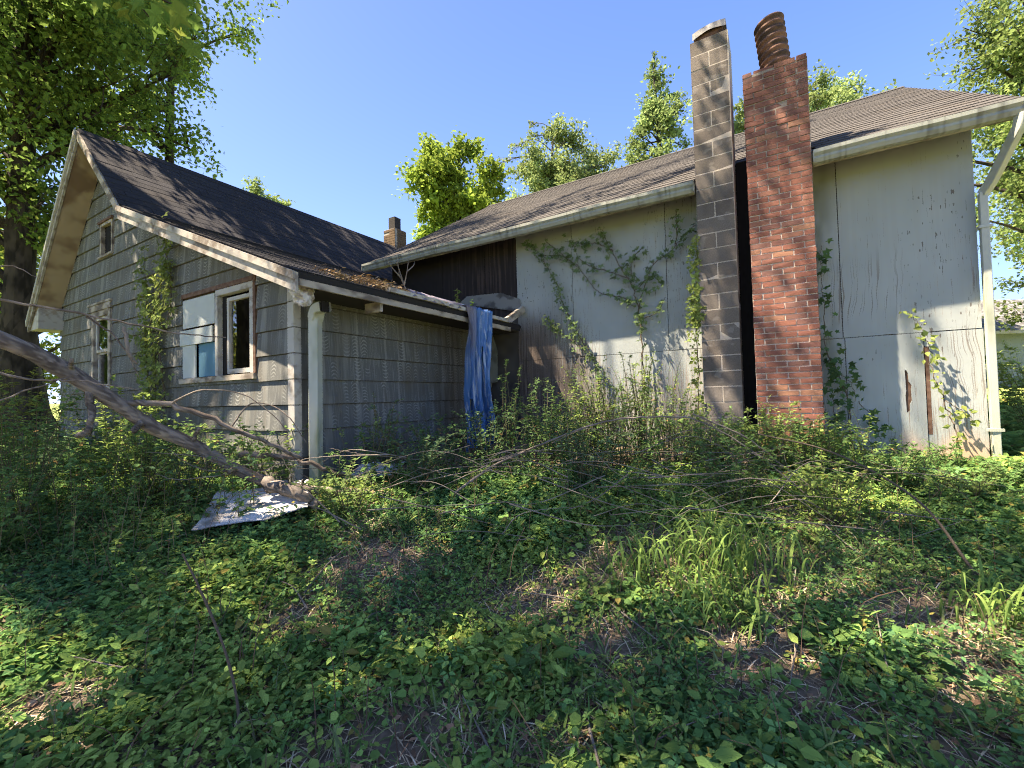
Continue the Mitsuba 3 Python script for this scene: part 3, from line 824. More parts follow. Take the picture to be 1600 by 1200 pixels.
# torn insulation under the rake end
ico = trimesh.creation.icosphere(3)
v = ico.vertices * np.array([.07, .11, .12]) * (1 + .9 * (meshkit.fbm(ico.vertices * 3.1, 3, 4) - .5)[:, None])
k = put('insulation', (v + np.array([-3.92, 2.66, 2.55]), ico.faces), 'mat_insulation', house=True)
tag(k, 'torn white insulation wad hanging under the right end of the gable eave', 'insulation')

# ------------------------------------------------------------------ blue tarp
nu, nv = 56, 60
U, V = np.meshgrid(np.linspace(0, 1, nu), np.linspace(0, 1, nv))
top = V < .10
zt = 2.80 - (V - .10) / .90 * 2.20
width = .68 - .14 * np.sin(np.clip((V - .1) / .9, 0, 1) * PI) + .16 * np.clip(V - .6, 0, 1)
n_ = 4.97 + (U * width + .10 * V + .02 * np.sin(V * 9))
amp = .012 + .055 * np.clip(V * 1.6, 0, 1)
pl = np.sin(U * 2 * PI * 4.3 + 4.5 * meshkit.noise(np.stack([U * 2.5, V * 2.2, U * 0], -1), 4)) + .6 * np.sin(U * 2 * PI * 11.7 + 4 * V)
a_ = -3.70 + amp * pl - .10 * np.clip(V - .1, 0, 1) * 1.0 + .05 * meshkit.noise(np.stack([U * 8, V * 8, U * 0], -1), 7)
zz = np.where(top, 2.74 + .035 + (.10 - V) * .0, zt) + .03 * np.sin(U * 17) * np.clip(V, 0, 1)
a_ = np.where(top, -3.70 - (.10 - V) / .10 * .55, a_)
zz = np.where(top, 2.755 + (.10 - V) / .10 * .55 * .402 + .01, zz)
tv = np.stack([a_, n_, zz], -1).reshape(-1, 3)
i = (np.arange(nv - 1)[:, None] * nu + np.arange(nu - 1)[None]).reshape(-1)
tf = np.vstack([np.stack([i, i + 1, i + nu + 1], 1), np.stack([i, i + nu + 1, i + nu], 1)])
# ragged slits
rng = np.random.default_rng(5)
cu, cvv2 = (i % nu) / nu, (i // nu) / nv
tear = (np.abs(cu - .30 - .03 * np.sin(cvv2 * 7)) < .02) & (cvv2 > .45) | (np.abs(cu - .62) < .02) & (cvv2 > .30) & (cvv2 < .85) | (np.abs(cu - .84) < .015) & (cvv2 > .55) | (np.abs(cu - .12) < .012) & (cvv2 > .62) | (cvv2 > .93 - .10 * meshkit.noise(np.stack([cu * 14, cu * 0, cu * 0], -1), 3))
keep = ~np.concatenate([tear, tear])
tarp = thing('tarp', 'frayed blue tarp hanging in folds from the low eave to the weeds', 'tarp')
put('drape', (tv, tf[keep]), 'mat_tarp', tarp, house=True, smooth=True)
U2, V2 = np.meshgrid(np.linspace(0, 1, 40), np.linspace(0, 1, 6))
ev = np.stack([-3.695 - V2 * .22 + .01 * np.sin(U2 * 40), 3.95 + U2 * 1.1, 2.772 + V2 * .22 * .402 + .012 * np.sin(U2 * 31 + V2 * 3) - .05 * (V2 < .1)], -1).reshape(-1, 3)
i = (np.arange(5)[:, None] * 40 + np.arange(39)[None]).reshape(-1)
put('edge_strip', (ev, np.vstack([np.stack([i, i + 1, i + 41], 1), np.stack([i, i + 41, i + 40], 1)])), 'mat_tarp', tarp, house=True, smooth=True)


# ------------------------------------------------------------------ white sheets in the weeds
def sheet(corners, seed, amp=.05, n=26):
    c = np.array(corners, float)
    u, v = np.meshgrid(np.linspace(0, 1, n), np.linspace(0, 1, n))
    p = (1 - u)[..., None] * (1 - v)[..., None] * c[0] + u[..., None] * (1 - v)[..., None] * c[1] + u[..., None] * v[..., None] * c[2] + (1 - u)[..., None] * v[..., None] * c[3]
    p[..., 2] += amp * (meshkit.fbm(np.stack([u * 3.1, v * 3.1, u * 0 + seed], -1), 3, seed) - .5) * 2
    e = .035 * (meshkit.fbm(np.stack([u * 9, v * 9, u * 0], -1), 2, seed + 4) - .5)
    p[..., 0] += e; p[..., 1] -= e
    i = (np.arange(n - 1)[:, None] * n + np.arange(n - 1)[None]).reshape(-1)
    F = np.vstack([np.stack([i, i + 1, i + n + 1], 1), np.stack([i, i + n + 1, i + n], 1)])
    P = p.reshape(-1, 3)
    F2 = F[:, ::-1] + len(P)
    return np.vstack([P, P - np.array([0, 0, .006])]), np.vstack([F, F2])


k = put('white_sheet', sheet([(-2.50, 3.48, .52), (-1.74, 3.78, .61), (-1.98, 4.32, .74), (-2.68, 4.06, .70)], 3, .032), 'mat_white_sheet', smooth=40)
tag(k, 'crumpled white sheet lying in weeds below the fallen limb', 'sheet')
k = put('white_sheet', sheet([(-1.75, 4.62, .70), (-1.28, 4.72, .70), (-1.22, 5.05, .80), (-1.70, 5.0, .80)], 8, .04), 'mat_white_sheet', smooth=40)
tag(k, 'small white scrap of sheet against the base of the side wall', 'sheet')


# ------------------------------------------------------------------ vegetation builders
def vine(name, label, paths, plane_n, seed, leaf=.085, per_m=26, tmpl=FIVE, col=(.125, .185, .075), r0=.008, spread=.05, face=True, group=None, yellow=.15, dens=None):
    """paths: lists of (a, z) on a wall; leaves stand off the wall"""
    r = np.random.default_rng(seed)
    th = thing(name, label, 'vine', group)
    st, lf = MB(), MB()
    for pi, path in enumerate(paths):
        q = catmull(np.array([(a, plane_n - .02 - .03 * r.random(), z) for a, z in path]), 7)
        q[:, 1] -= .03 * r.random(len(q)); q[:, 0] += r.normal(0, .008, len(q)); q[:, 2] += r.normal(0, .008, len(q))
        L = np.linalg.norm(np.diff(q, axis=0), axis=1).sum()
        rad = np.linspace(r0 * (1.0 if pi == 0 else .6), r0 * .3, len(q))
        st.add(tube(q, rad, 5))
        k = int(L * per_m * (dens[pi] if dens else 1))
        t = np.sort(r.random(k)) * (len(q) - 1)
        i0 = np.clip(t.astype(int), 0, len(q) - 2)
        pos = q[i0] + (q[i0 + 1] - q[i0]) * (t - i0)[:, None]
        pos = pos + np.stack([r.normal(0, spread, k), -np.abs(r.normal(.02, .035, k)), r.normal(0, spread, k)], 1)
        ax = np.stack([r.normal(0, .8, k), -.35 + r.normal(0, .3, k), -.45 + r.normal(0, .6, k)], 1)
        nm = np.stack([r.normal(0, .4, k), -np.ones(k) * .8, .55 + r.normal(0, .4, k)], 1)
        vf, c = leafmesh(pos, ax, nm, leaf * r.uniform(.55, 1.25, k), leafcol(r, k, col, .25, yellow), tmpl)
        lf.add(vf, c)
    put('stem', st.mesh(), 'mat_vine_stem', th, house=True)
    put('leaves', lf.mesh(), 'mat_leaf', th, house=True, color=lf.color(), kind='stuff')
    return th


def plant(name, label, cat_, base, height, nst, spread, leaf, nleaf, seed, tmpl=OVATE, col=(.055, .11, .03), group=None, droop=.25, stem_r=.005, up=.7, lean=(0, 0), yellow=.15, bare=.15, alt=True, mat='mat_stem'):
    """a many-stemmed plant: leaves set along arching stems"""
    r = np.random.default_rng(seed)
    th = thing(name, label, cat_, group)
    st, lf = MB(), MB()
    b = np.array([base[0], base[1], float(G(base[0], base[1])) - .02])
    for s in range(nst):
        an = r.random() * 2 * PI
        h = height * r.uniform(.6, 1.05)
        out = spread * r.uniform(.25, 1.0)
        d = np.array([math.cos(an), math.sin(an), 0]) * out + np.array([lean[0], lean[1], 0])
        root = b + np.array([math.cos(an), math.sin(an), 0]) * out * .15
        q = catmull(np.array([root, root + d * .25 + [0, 0, h * .4], root + d * .6 + [0, 0, h * .8], root + d + [0, 0, h * (1 - droop * r.random())]]) + r.normal(0, .02, (4, 3)), 5)
        st.add(tube(q, np.linspace(stem_r, stem_r * .35, len(q)), 4, cap=False))
        k = nleaf
        t = (bare + (1 - bare) * np.sort(r.random(k) ** .8)) * (len(q) - 1)
        i0 = np.clip(t.astype(int), 0, len(q) - 2)
        pos = q[i0] + (q[i0 + 1] - q[i0]) * (t - i0)[:, None]
        th_ = np.arange(k) * 2.4 + r.normal(0, .5, k)
        ax = np.stack([np.cos(th_), np.sin(th_), .25 + r.normal(0, .35, k)], 1)
        nm = np.stack([-.3 * np.cos(th_), -.3 * np.sin(th_), np.ones(k)], 1) + r.normal(0, .3, (k, 3))
        sz = leaf * r.uniform(.5, 1.2, k) * (1.1 - .5 * t / len(q))
        vf, c = leafmesh(pos, ax, nm, sz, leafcol(r, k, col, .22, yellow), tmpl)
        lf.add(vf, c)
    put('stem', st.mesh(), mat, th)
    put('leaves', lf.mesh(), 'mat_leaf', th, color=lf.color(), kind='stuff')
    return th


def tree(name, label, trunk, r0, clusters, nleaf, leaf, col, seed, mat='mat_bark', tmpl=RHOMB, r1=.05, twigs=7, yellow=.15, up=.8, group=None, flare=1.5, sig=.16, cspread=.22, category='tree', sides=12):
    """trunk: points; clusters: (x, y, z, radius) of leaf masses, each fed by a branch from the trunk"""
    r = np.random.default_rng(seed)
    th = thing(name, label, category, group)
    wood, lf = MB(), MB()
    q = catmull(np.array(trunk, float), 8)
    t = np.linspace(0, 1, len(q))
    rad = r0 + (r1 - r0) * t
    rad = rad * (1 + (flare - 1) * np.exp(-t * 10))
    wood.add(tube(q, rad, sides, wob=.16, seed=seed))
    cl = np.array(clusters, float)
    w = cl[:, 3] ** 2; w = w / w.sum()
    for ci, (cx, cy, cz, cr) in enumerate(cl):
        c = np.array([cx, cy, cz])
        dxy = np.hypot(q[:, 0] - cx, q[:, 1] - cy)
        target = cz - (.10 if cr < .62 else .55) * dxy.min() - cr * .2
        j = int(np.argmin(np.abs(q[:, 2] - target)))
        j = max(j, len(q) // 6)
        s = q[j]
        mid = (s + c) / 2 + np.array([0, 0, .12 * np.linalg.norm(c - s)]) + r.normal(0, .05, 3) * np.linalg.norm(c - s)
        br = catmull(np.array([s, mid, c]), 7)
        rb = min(rad[j] * .55, .02 + .02 * np.linalg.norm(c - s))
        wood.add(tube(br, np.linspace(rb, .012, len(br)), 6, wob=.1, seed=ci))
        k = max(95 if cr < .62 and leaf < .16 else 14, int(nleaf * w[ci]))
        ends = c + unit(r.normal(size=(twigs, 3)) + np.array([0, 0, .25])) * cr * r.uniform(.5, 1.1, (twigs, 1))
        st_i = r.integers(len(br) // 2, len(br), twigs)
        for e, si in zip(ends, st_i):
            m_ = (br[si] + e) / 2 + r.normal(0, .08, 3) * cr
            tw = catmull(np.array([br[si], m_, e]), 4)
            wood.add(tube(tw[::2], np.linspace(.014, .004, len(tw[::2])), 3, cap=False))
        which = r.integers(twigs, size=k)
        tt = r.random(k) ** .7
        pos = br[st_i[which]] * (1 - tt)[:, None] + ends[which] * tt[:, None] + r.normal(0, sig, (k, 3)) * cr
        ax = rnd_dir(r, k) + np.array([0, 0, -.25])
        nm = rnd_dir(r, k) * .8 + np.array([0, 0, up])
        cc = leafcol(r, k, np.array(col) * math.exp(r.normal(0, cspread)), .2, yellow)
        vf, cl_ = leafmesh(pos, ax, nm, leaf * r.uniform(.65, 1.25, k), cc, tmpl)
        lf.add(vf, cl_)
    put('trunk', wood.mesh(), mat, th, smooth=True)
    put('crown', lf.mesh(), 'mat_leaf', th, color=lf.color(), kind='stuff')
    return th


def ell(seed, c, rad, n, cr, shell=.5, cond=None):
    """cluster centres in an ellipsoid, biased outwards"""
    r = np.random.default_rng(seed)
    out = []
    while len(out) < n:
        d = unit(r.normal(size=3)) * (shell + (1 - shell) * r.random()) if r.random() < .75 else unit(r.normal(size=3)) * r.random()
        p = np.array(c) + d * np.array(rad)
        if cond is None or cond(p):
            out.append((*p, cr * r.uniform(.65, 1.3)))
    return out


# ------------------------------------------------------------------ trees
g0 = lambda x, y: float(G(x, y)) - .15
# the big tree beside the left end of the gable
tree('shade_tree', 'big dark-trunked tree rising behind the left end of the gable', [(-10.2, 9.3, g0(-10.2, 9.3)), (-10.15, 9.2, 2.6), (-9.9, 9.0, 5), (-9.7, 8.9, 9), (-9.4, 9.0, 14), (-9.2, 9, 19)], .29,
     ell(1, (-9.5, 9.0, 9.6), (3.3, 3.0, 4.6), 52, 1.0) + ell(2, (-8.6, 10.2, 15.8), (3.6, 2.6, 4), 22, 1.2) + ell(3, (-11.5, 8.6, 5.6), (2.2, 1.6, 2.0), 14, 1.0), 47000, .125, (.135, .22, .052), 31, r1=.10, flare=2.6, yellow=.3)
tree('slim_tree', 'slim dark tree with leafy crown behind the gable peak', [(-8.9, 11.5, g0(-8.9, 11.5)), (-8.8, 11.5, 5), (-8.7, 11.4, 9), (-8.6, 11.5, 13)], .2,
     ell(4, (-9.0, 11.5, 10.3), (2.6, 2.2, 2.8), 24, .9), 12000, .12, (.20, .30, .065), 32, r1=.04, yellow=.25)
# background trees above the main roof
tree('maple_tree', 'round yellow-green maple above the left part of the main roof', [(-2.6, 22, g0(-2, 22)), (-2.5, 22, 6), (-2.4, 22, 10), (-2.3, 22, 13)], .25,
     ell(5, (-2.2, 22, 11.0), (2.8, 2.0, 3.8), 56, .85), 22000, .22, (.23, .315, .055), 33, yellow=.25)
tree('poplar_tree', 'pale airy tree behind the middle of the main roof', [(2.4, 27, g0(2, 27)), (2.5, 27, 8), (2.7, 27, 14), (2.9, 27, 17.8)], .25,
     ell(6, (3.5, 27, 13.6), (3.9, 2.2, 4.8), 95, .85) + [(1.6, 27, 17.4, .45), (1.5, 27, 18.2, .3), (3.2, 27, 17.6, .5), (3.3, 27, 18.5, .3), (4.4, 27, 16.8, .45), (5.3, 27, 16.2, .4), (.4, 27, 16.6, .4), (-.6, 27, 15.8, .4), (6.2, 27, 15.4, .4)], 30000, .19, (.24, .31, .12), 34, mat='mat_bark_pale', twigs=9, yellow=.25)
tree('poplar_tree', 'pale thin tree seen in the gap between the two chimneys', [(13.4, 27, g0(13, 27)), (13.5, 27, 8), (13.6, 27, 14), (13.6, 27, 20.0)], .2,
     ell(7, (13.4, 27, 15.5), (2.2, 2.0, 5.4), 50, .8), 13000, .20, (.22, .29, .11), 35, mat='mat_bark_pale', twigs=9)
tree('far_tree', 'band of airy pale foliage low behind the middle of the main roof', [(1.0, 31, g0(1, 31)), (1.1, 31, 5), (1.2, 31, 9), (1.3, 31, 13)], .25,
     ell(20, (3.5, 31, 13.2), (6.5, 2.0, 4.0), 70, .9) + ell(21, (6.6, 31, 15.6), (2.6, 1.5, 2.2), 20, .8), 22000, .22, (.22, .295, .11), 47, mat='mat_bark_pale')
tree('conical_tree', 'tall conical tree with pointed top behind the block chimney', [(8.2, 23, g0(9, 23)), (8.2, 23, 8), (8.0, 23, 14), (7.85, 23, 18.4)], .2,
     [c for c in ell(8, (8.3, 23, 12.5), (3.6, 2.4, 6.6), 200, .68) if math.hypot(c[0] - 8.1, (c[1] - 23)) < (19.6 - c[2]) * .36] + [(7.85, 23, 18.2, .5), (7.8, 23, 17.4, .55), (7.6, 23, 16.6, .55), (8.2, 23, 16.3, .6), (7.85, 23, 18.9, .3), (7.85, 23, 19.4, .16), (7.0, 23, 15.2, .4), (6.7, 23, 14.2, .45), (6.5, 23, 13.2, .4), (6.9, 23, 12.2, .6), (6.4, 23, 11.4, .5)], 24000, .18, (.21, .285, .105), 36, twigs=9)
tree('poplar_tree', 'pale tree right of the brick chimney above the roof peak', [(18.6, 26, g0(18, 26)), (18.6, 26, 9), (18.5, 26, 14), (18.4, 26, 19.5)], .25,
     ell(9, (18.4, 26, 15.8), (3.6, 2.2, 5.0), 60, .9), 20000, .20, (.22, .29, .11), 37, mat='mat_bark_pale', twigs=9)
tree('roadside_tree', 'large leafy tree beyond the right corner of the house', [(19.5, 15.5, g0(19, 15.5)), (19.4, 15.5, 5), (19.1, 15.5, 10), (18.6, 15.5, 16)], .35,
     ell(10, (18.6, 15.5, 11.2), (3.4, 3.2, 5.6), 70, 1.05, cond=lambda p: p[0] > 15.0), 26000, .15, (.20, .275, .09), 38, yellow=.25)
tree('roadside_tree', 'farther green tree filling the gap right of the downspout', [(28, 22, g0(28, 22)), (28, 22, 6), (28, 22, 10), (28, 22, 14)], .3,
     ell(11, (27.5, 22, 9), (4.2, 3, 5.6), 50, 1.2), 14000, .2, (.20, .275, .09), 39, yellow=.25)
tree('small_tree', 'small tree top showing above the dark gable roof', [(-15.3, 27, g0(-15, 27)), (-15.2, 27, 7), (-15.1, 27, 11), (-15, 27, 14)], .2,
     ell(12, (-15, 27, 12.6), (1.7, 1.5, 2.2), 16, .8), 4500, .2, (.21, .28, .10), 40)
# trees outside the frame to the left whose crowns shade the yard
tree('yard_tree', 'spreading yard tree left of the camera', [(-7.6, 1.2, g0(-7, 1)), (-7.4, 1.3, 4), (-6.6, 1.5, 8), (-5.6, 1.8, 12)], .32,
     ell(13, (-3.2, 1.3, 10.2), (5.6, 3.0, 2.3), 34, .75, cond=lambda p: p[1] < 3.9) + ell(19, (-3.9, 4.15, 10.0), (2.5, .6, 1.6), 12, .7), 9000, .15, (.08, .14, .03), 41)
yt = 'yard_tree'
r = np.random.default_rng(90)
wd, lf = MB(), MB()
for pts in ([(-5.0, 2.2, 6.6), (-3.9, 2.8, 5.3), (-3.0, 3.15, 4.75), (-2.35, 3.3, 4.45)], [(-3.5, 2.95, 5.0), (-2.9, 3.3, 4.95), (-2.4, 3.5, 4.75)], [(-3.2, 3.05, 4.85), (-2.7, 3.0, 4.5), (-2.5, 3.1, 4.25)], [(-6.9, 1.45, 7.0), (-5.9, 1.8, 7.1), (-5.0, 2.2, 6.6)]):
    q = catmull(np.array(pts), 8)
    wd.add(tube(q, np.linspace(.022, .006, len(q)), 6))
    if pts[0][0] < -6: continue
    k = 42
    pos = q[r.integers(len(q) // 3, len(q), k)] + r.normal(0, .10, (k, 3))
    ax = rnd_dir(r, k) * np.array([1, 1, .4]) + np.array([.2, .1, -.7])
    vf, c = leafmesh(pos, ax, rnd_dir(r, k) * .5 + np.array([0, 0, .9]), .17 * r.uniform(.6, 1.2, k), leafcol(r, k, (.15, .25, .055), .2, .5), LOBED)
    lf.add(vf, c)
put('low_branch', wd.mesh(), 'mat_bark', yt, smooth=True)
k = put('low_branch_leaves', lf.mesh(), 'mat_leaf', yt, color=lf.color(), kind='stuff')
labels[k]['label'] = 'large lobed leaves hanging into the top left of the view'
tree('yard_tree', 'tall yard tree farther left of the camera', [(-11.5, 3.2, g0(-11, 3)), (-11.3, 3.2, 5), (-10.8, 3.4, 9), (-10.2, 3.6, 13)], .35,
     ell(14, (-9.0, 2.7, 10.6), (4.4, 2.5, 3.0), 26, .85), 8500, .15, (.08, .14, .03), 42)

tree('yard_tree', 'leafy yard tree left of the gable wall', [(-12.5, 5.6, g0(-12, 5)), (-12.3, 5.6, 4), (-11.8, 5.8, 7), (-11.0, 5.8, 11.5), (-10.6, 5.8, 14)], .28,
     ell(16, (-10.6, 5.9, 8.6), (3.2, 2.0, 2.6), 34, .9) + [(-2.5, 7.4, 12.6, .5), (-1.6, 8.3, 13.2, .55), (-3.4, 8.2, 12.8, .6), (-.9, 7.0, 12.4, .4), (-3.0, 9.0, 13.6, .5), (-4.2, 7.4, 12.0, .5), (.4, 8.6, 13.5, .4), (.9, 7.4, 12.8, .35), (1.6, 8.0, 13.4, .4), (-.55, 5.2, 12.1, .42), (-.15, 5.0, 12.5, .36), (-.8, 5.35, 11.7, .36), (.05, 5.3, 11.6, .3), (-1.0, 5.6, 10.6, .4), (-1.35, 5.5, 9.8, .38), (-1.7, 5.6, 9.5, .42), (-1.2, 5.2, 10.2, .3), (-2.2, 5.7, 9.9, .45), (-3.6, 5.6, 9.4, .4), (.9, 5.5, 10.6, .3)], 12500, .15, (.08, .14, .03), 44)
tree('hedge_tree', 'leafy tree at the far left seen between the big trunk and the gable', [(-17.5, 15.5, g0(-17, 15)), (-17.4, 15.5, 3), (-17.3, 15.5, 6), (-17.2, 15.5, 8)], .2,
     ell(17, (-17.2, 15.5, 4.8), (3.6, 2.4, 4.4), 40, 1.2), 12000, .17, (.24, .31, .06), 45, yellow=.3)
tree('hedge_tree', 'dense tree beyond the left edge of the yard', [(-23, 12, g0(-23, 12)), (-22.9, 12, 4), (-22.8, 12, 8), (-22.8, 12, 10)], .25,
     ell(18, (-22.5, 11.6, 5.4), (3.4, 4.0, 5.0), 46, 1.4), 12000, .2, (.16, .24, .06), 46)
tree('hedge_tree', 'low dense tree left of the yard beside the house', [(-15.5, 5.6, g0(-15, 5)), (-15.4, 5.6, 3), (-15.3, 5.5, 6), (-15.2, 5.5, 8)], .25,
     ell(15, (-15.3, 5.6, 2.9), (2.4, 3.2, 2.2), 34, 1.0), 9000, .15, (.30, .36, .09), 43)

# ------------------------------------------------------------------ neighbour's house
nb = thing('neighbour_house', 'low neighbouring house with grey roof beyond the right corner', 'house')
m = prism(Polygon([(0, 4.55), (14, 4.55), (13.4, 7.0), (.6, 7.0)]), lambda u, z, d: np.stack([25.5 + u, 25.2 + (z - 4.55) * 1.5 + .15 * d, z], 1))
put('roof', m, 'mat_felt', nb)
put('wall', cat([bx(26, 39, 26.0, 26.2, .8, 4.5), bx(26, 26.2, 26.2, 32, .8, 4.5)]), 'mat_plywood', nb)
put('fascia', bx(25.5, 39.5, 25.05, 25.17, 4.36, 4.52), 'mat_trim', nb)
w_ = put('window', bx(30.2, 31.6, 25.93, 25.995, 2.3, 3.5), 'mat_trim', nb)
put('pane', bx(30.3, 31.5, 25.90, 25.925, 2.4, 3.4), 'mat_dark', w_)

# ------------------------------------------------------------------ vines on the walls
vine('creeper', 'dark creeper branching like a small tree over the white plywood wall', [
    [(-1.72, .7), (-1.72, 1.71), (-1.75, 2.23), (-1.77, 2.72), (-1.85, 3.1), (-2.05, 3.51), (-2.22, 3.85), (-2.3, 4.1)],
    [(-1.77, 2.75), (-1.57, 3.36), (-1.28, 3.56), (-1.07, 3.77), (-.93, 3.88)], [(-1.21, 3.58), (-1.18, 3.9), (-1.19, 4.12)],
    [(-1.86, 2.91), (-2.11, 3.02), (-2.42, 3.14), (-2.7, 3.55), (-3.08, 3.9), (-3.3, 4.12)], [(-1.91, 3.26), (-2.25, 3.43), (-2.61, 3.61), (-2.81, 3.97)],
    [(-1.8, 3.06), (-1.57, 3.24), (-1.4, 3.07)], [(-1.87, 3.29), (-1.84, 3.55), (-1.67, 3.71)], [(-2.12, 3.72), (-2.4, 3.89), (-2.64, 3.94), (-2.94, 4.04)], [(-1.78, 2.6), (-1.5, 2.7), (-1.38, 2.9)]],
    6.80, 51, leaf=.075, per_m=30, r0=.014, dens=[.8, 1, 1.3, 1, 1, 1.4, 1.6, 1.4, 1.4])
vine('creeper', 'thin leafy creeper climbing diagonally up the left part of the plywood wall', [
    [(-2.3, .9), (-2.4, 1.6), (-2.5, 2.06), (-2.69, 2.35), (-2.85, 2.68), (-3.0, 3.02), (-3.14, 3.41), (-3.36, 3.78), (-3.49, 4.02), (-3.61, 4.14)],
    [(-2.66, 2.22), (-2.95, 2.45), (-3.17, 2.63), (-3.34, 2.82)], [(-3.36, 3.87), (-3.0, 3.8), (-2.7, 3.55)]], 6.80, 52, leaf=.065, per_m=50, r0=.01, tmpl=THREE, spread=.04)
vine('creeper', 'bright green creeper along the left edge of the block chimney', [
    [(-.93, .8), (-.93, 1.87), (-.94, 2.41), (-.92, 2.61), (-.93, 2.88), (-.9, 3.28), (-.89, 3.64)]], 6.52, 53, leaf=.085, per_m=62, tmpl=THREE, col=(.20, .27, .08), yellow=.4, dens=[1], spread=.045)
vine('creeper', 'dark ivy in the shaded strip right of the brick chimney', [
    [(.72, .75), (.72, 1.29), (.63, 1.67), (.54, 1.9), (.51, 2.18), (.51, 2.56), (.51, 2.86), (.51, 3.3)], [(.54, 1.9), (.65, 1.69), (.75, 1.56), (.8, 1.34)], [(.6, .7), (.58, 1.2), (.52, 1.6)], [(.8, 1.34), (.95, 1.15), (1.0, .85)]], 6.80, 54, leaf=.095, per_m=30, tmpl=LOBED, col=(.075, .14, .055), spread=.06, dens=[.7, 1.2, 1.1, 1.2])
vine('creeper', 'small sunlit creeper on the bright lower right plywood panel', [
    [(1.69, .6), (1.65, 1.0), (1.61, 1.22), (1.55, 1.45), (1.49, 1.68), (1.47, 1.94), (1.44, 2.06), (1.38, 2.25), (1.28, 2.39)], [(1.58, 1.35), (1.72, 1.2), (1.80, 1.1)]], 6.80, 55, leaf=.075, per_m=34, tmpl=OVATE, col=(.22, .28, .08), yellow=.4, spread=.035)
vine('creeper', 'sunlit creeper on the grey gable wall left of the boarded window', [
    [(-7.05, .8), (-7.12, 1.6), (-7.18, 2.17), (-7.43, 2.44), (-7.43, 2.72), (-7.24, 2.98), (-7.12, 3.24), (-7.0, 3.5), (-7.02, 3.78)],
    [(-7.5, 1.2), (-7.55, 2.1), (-7.68, 2.75), (-7.55, 3.17), (-7.68, 3.62)], [(-7.3, 1.0), (-7.35, 1.8), (-7.25, 2.4), (-7.15, 2.8)], [(-7.2, 1.5), (-7.5, 1.9), (-7.6, 2.4)], [(-6.95, 2.6), (-6.9, 3.2), (-7.05, 3.6)]], 2.81, 56, leaf=.088, per_m=58, tmpl=THREE, col=(.20, .26, .08), yellow=.45, r0=.012, spread=.10)

# ------------------------------------------------------------------ fallen limb
limb = thing('fallen_limb', 'grey fallen tree limb sloping down across the gable wall', 'fallen limb')
lp = catmull(np.array([(-4.6, 3.05, 2.38), (-3.77, 3.29, 2.02), (-3.5, 3.49, 1.80), (-3.20, 3.66, 1.50), (-3.02, 3.8, 1.30), (-2.8, 3.91, 1.16), (-2.52, 4.05, .92), (-2.25, 4.12, .78), (-1.9, 4.2, .68), (-1.45, 4.3, .62), (-1.0, 4.33, .56)]), 9)
put('trunk', tube(lp, np.interp(np.linspace(0, 1, len(lp)), [0, .3, .62, 1], [.064, .058, .050, .034]), 14, wob=.22, seed=3), 'mat_limb', limb, smooth=True)


def branch(pts, r0, r1, seed=0, mat='mat_limb', parent=None, name='branch', sides=6):
    q = catmull(np.array(pts, float), 7)
    rr_ = np.random.default_rng(seed)
    q = q + rr_.normal(0, r0 * .35, q.shape)
    return put(name, tube(q, np.linspace(r0, r1, len(q)), sides, wob=.15, seed=seed), mat, parent, smooth=True)


branch([(-3.25, 3.66, 1.52), (-2.85, 3.75, 1.50), (-2.35, 3.9, 1.25), (-1.95, 4.15, .98)], .030, .016, 1, parent=limb)
branch([(-2.6, 4.25, 1.02), (-2.15, 4.35, .96), (-1.75, 4.40, .80), (-1.3, 4.5, .64)], .032, .015, 2, parent=limb)
branch([(-2.2, 4.0, .80), (-1.95, 3.92, .72), (-1.7, 3.95, .58)], .06, .045, 3, parent=limb)
branch([(-3.35, 3.55, 1.62), (-3.3, 3.5, 1.35), (-3.36, 3.46, 1.28)], .028, .02, 4, parent=limb)
branch([(-4.4, 3.0, 2.45), (-3.6, 3.2, 2.28), (-3.1, 3.3, 2.18), (-2.55, 3.4, 2.05), (-2.2, 3.45, 2.02)], .013, .004, 5, parent=limb)
branch([(-3.15, 3.3, 2.18), (-2.95, 3.35, 2.0), (-2.85, 3.42, 1.72)], .009, .003, 6, parent=limb)
branch([(-2.9, 3.34, 2.1), (-2.87, 3.36, 1.9), (-2.85, 3.4, 1.82)], .013, .009, 7, parent=limb, mat='mat_twig')
branch([(-4.2, 3.0, 1.95), (-3.5, 3.2, 1.72), (-3.2, 3.3, 1.70), (-2.9, 3.5, 1.62)], .012, .003, 8, parent=limb)
branch([(-4.0, 3.0, 1.35), (-3.5, 3.2, 1.62), (-3.25, 3.35, 1.75)], .009, .003, 9, parent=limb)
branch([(-4.0, 3.1, 2.3), (-3.55, 3.1, 2.5), (-3.3, 3.1, 2.42)], .008, .002, 10, parent=limb)
branch([(-2.45, 3.9, 1.30), (-2.3, 3.95, 1.5), (-2.0, 3.9, 1.42), (-1.8, 3.9, 1.15)], .008, .003, 11, parent=limb)
branch([(-2.9, 3.75, 1.50), (-2.55, 3.7, 1.62), (-2.2, 3.75, 1.55), (-1.9, 3.8, 1.25)], .009, .003, 12, parent=limb)
for i, (t, dx, dy, dz, rr0) in enumerate(((.22, .10, -.10, .10, .020), (.36, .05, -.14, -.08, .026), (.50, .10, -.06, .13, .018), (.62, -.02, -.16, .02, .024), (.78, .08, -.1, .1, .016))):
    p = lp[int(t * (len(lp) - 1))]
    branch([p, p + np.array([dx, dy, dz]) * .6, p + np.array([dx, dy, dz])], rr0, rr0 * .7, 60 + i, parent=limb, name='stub')
rng = np.random.default_rng(77)
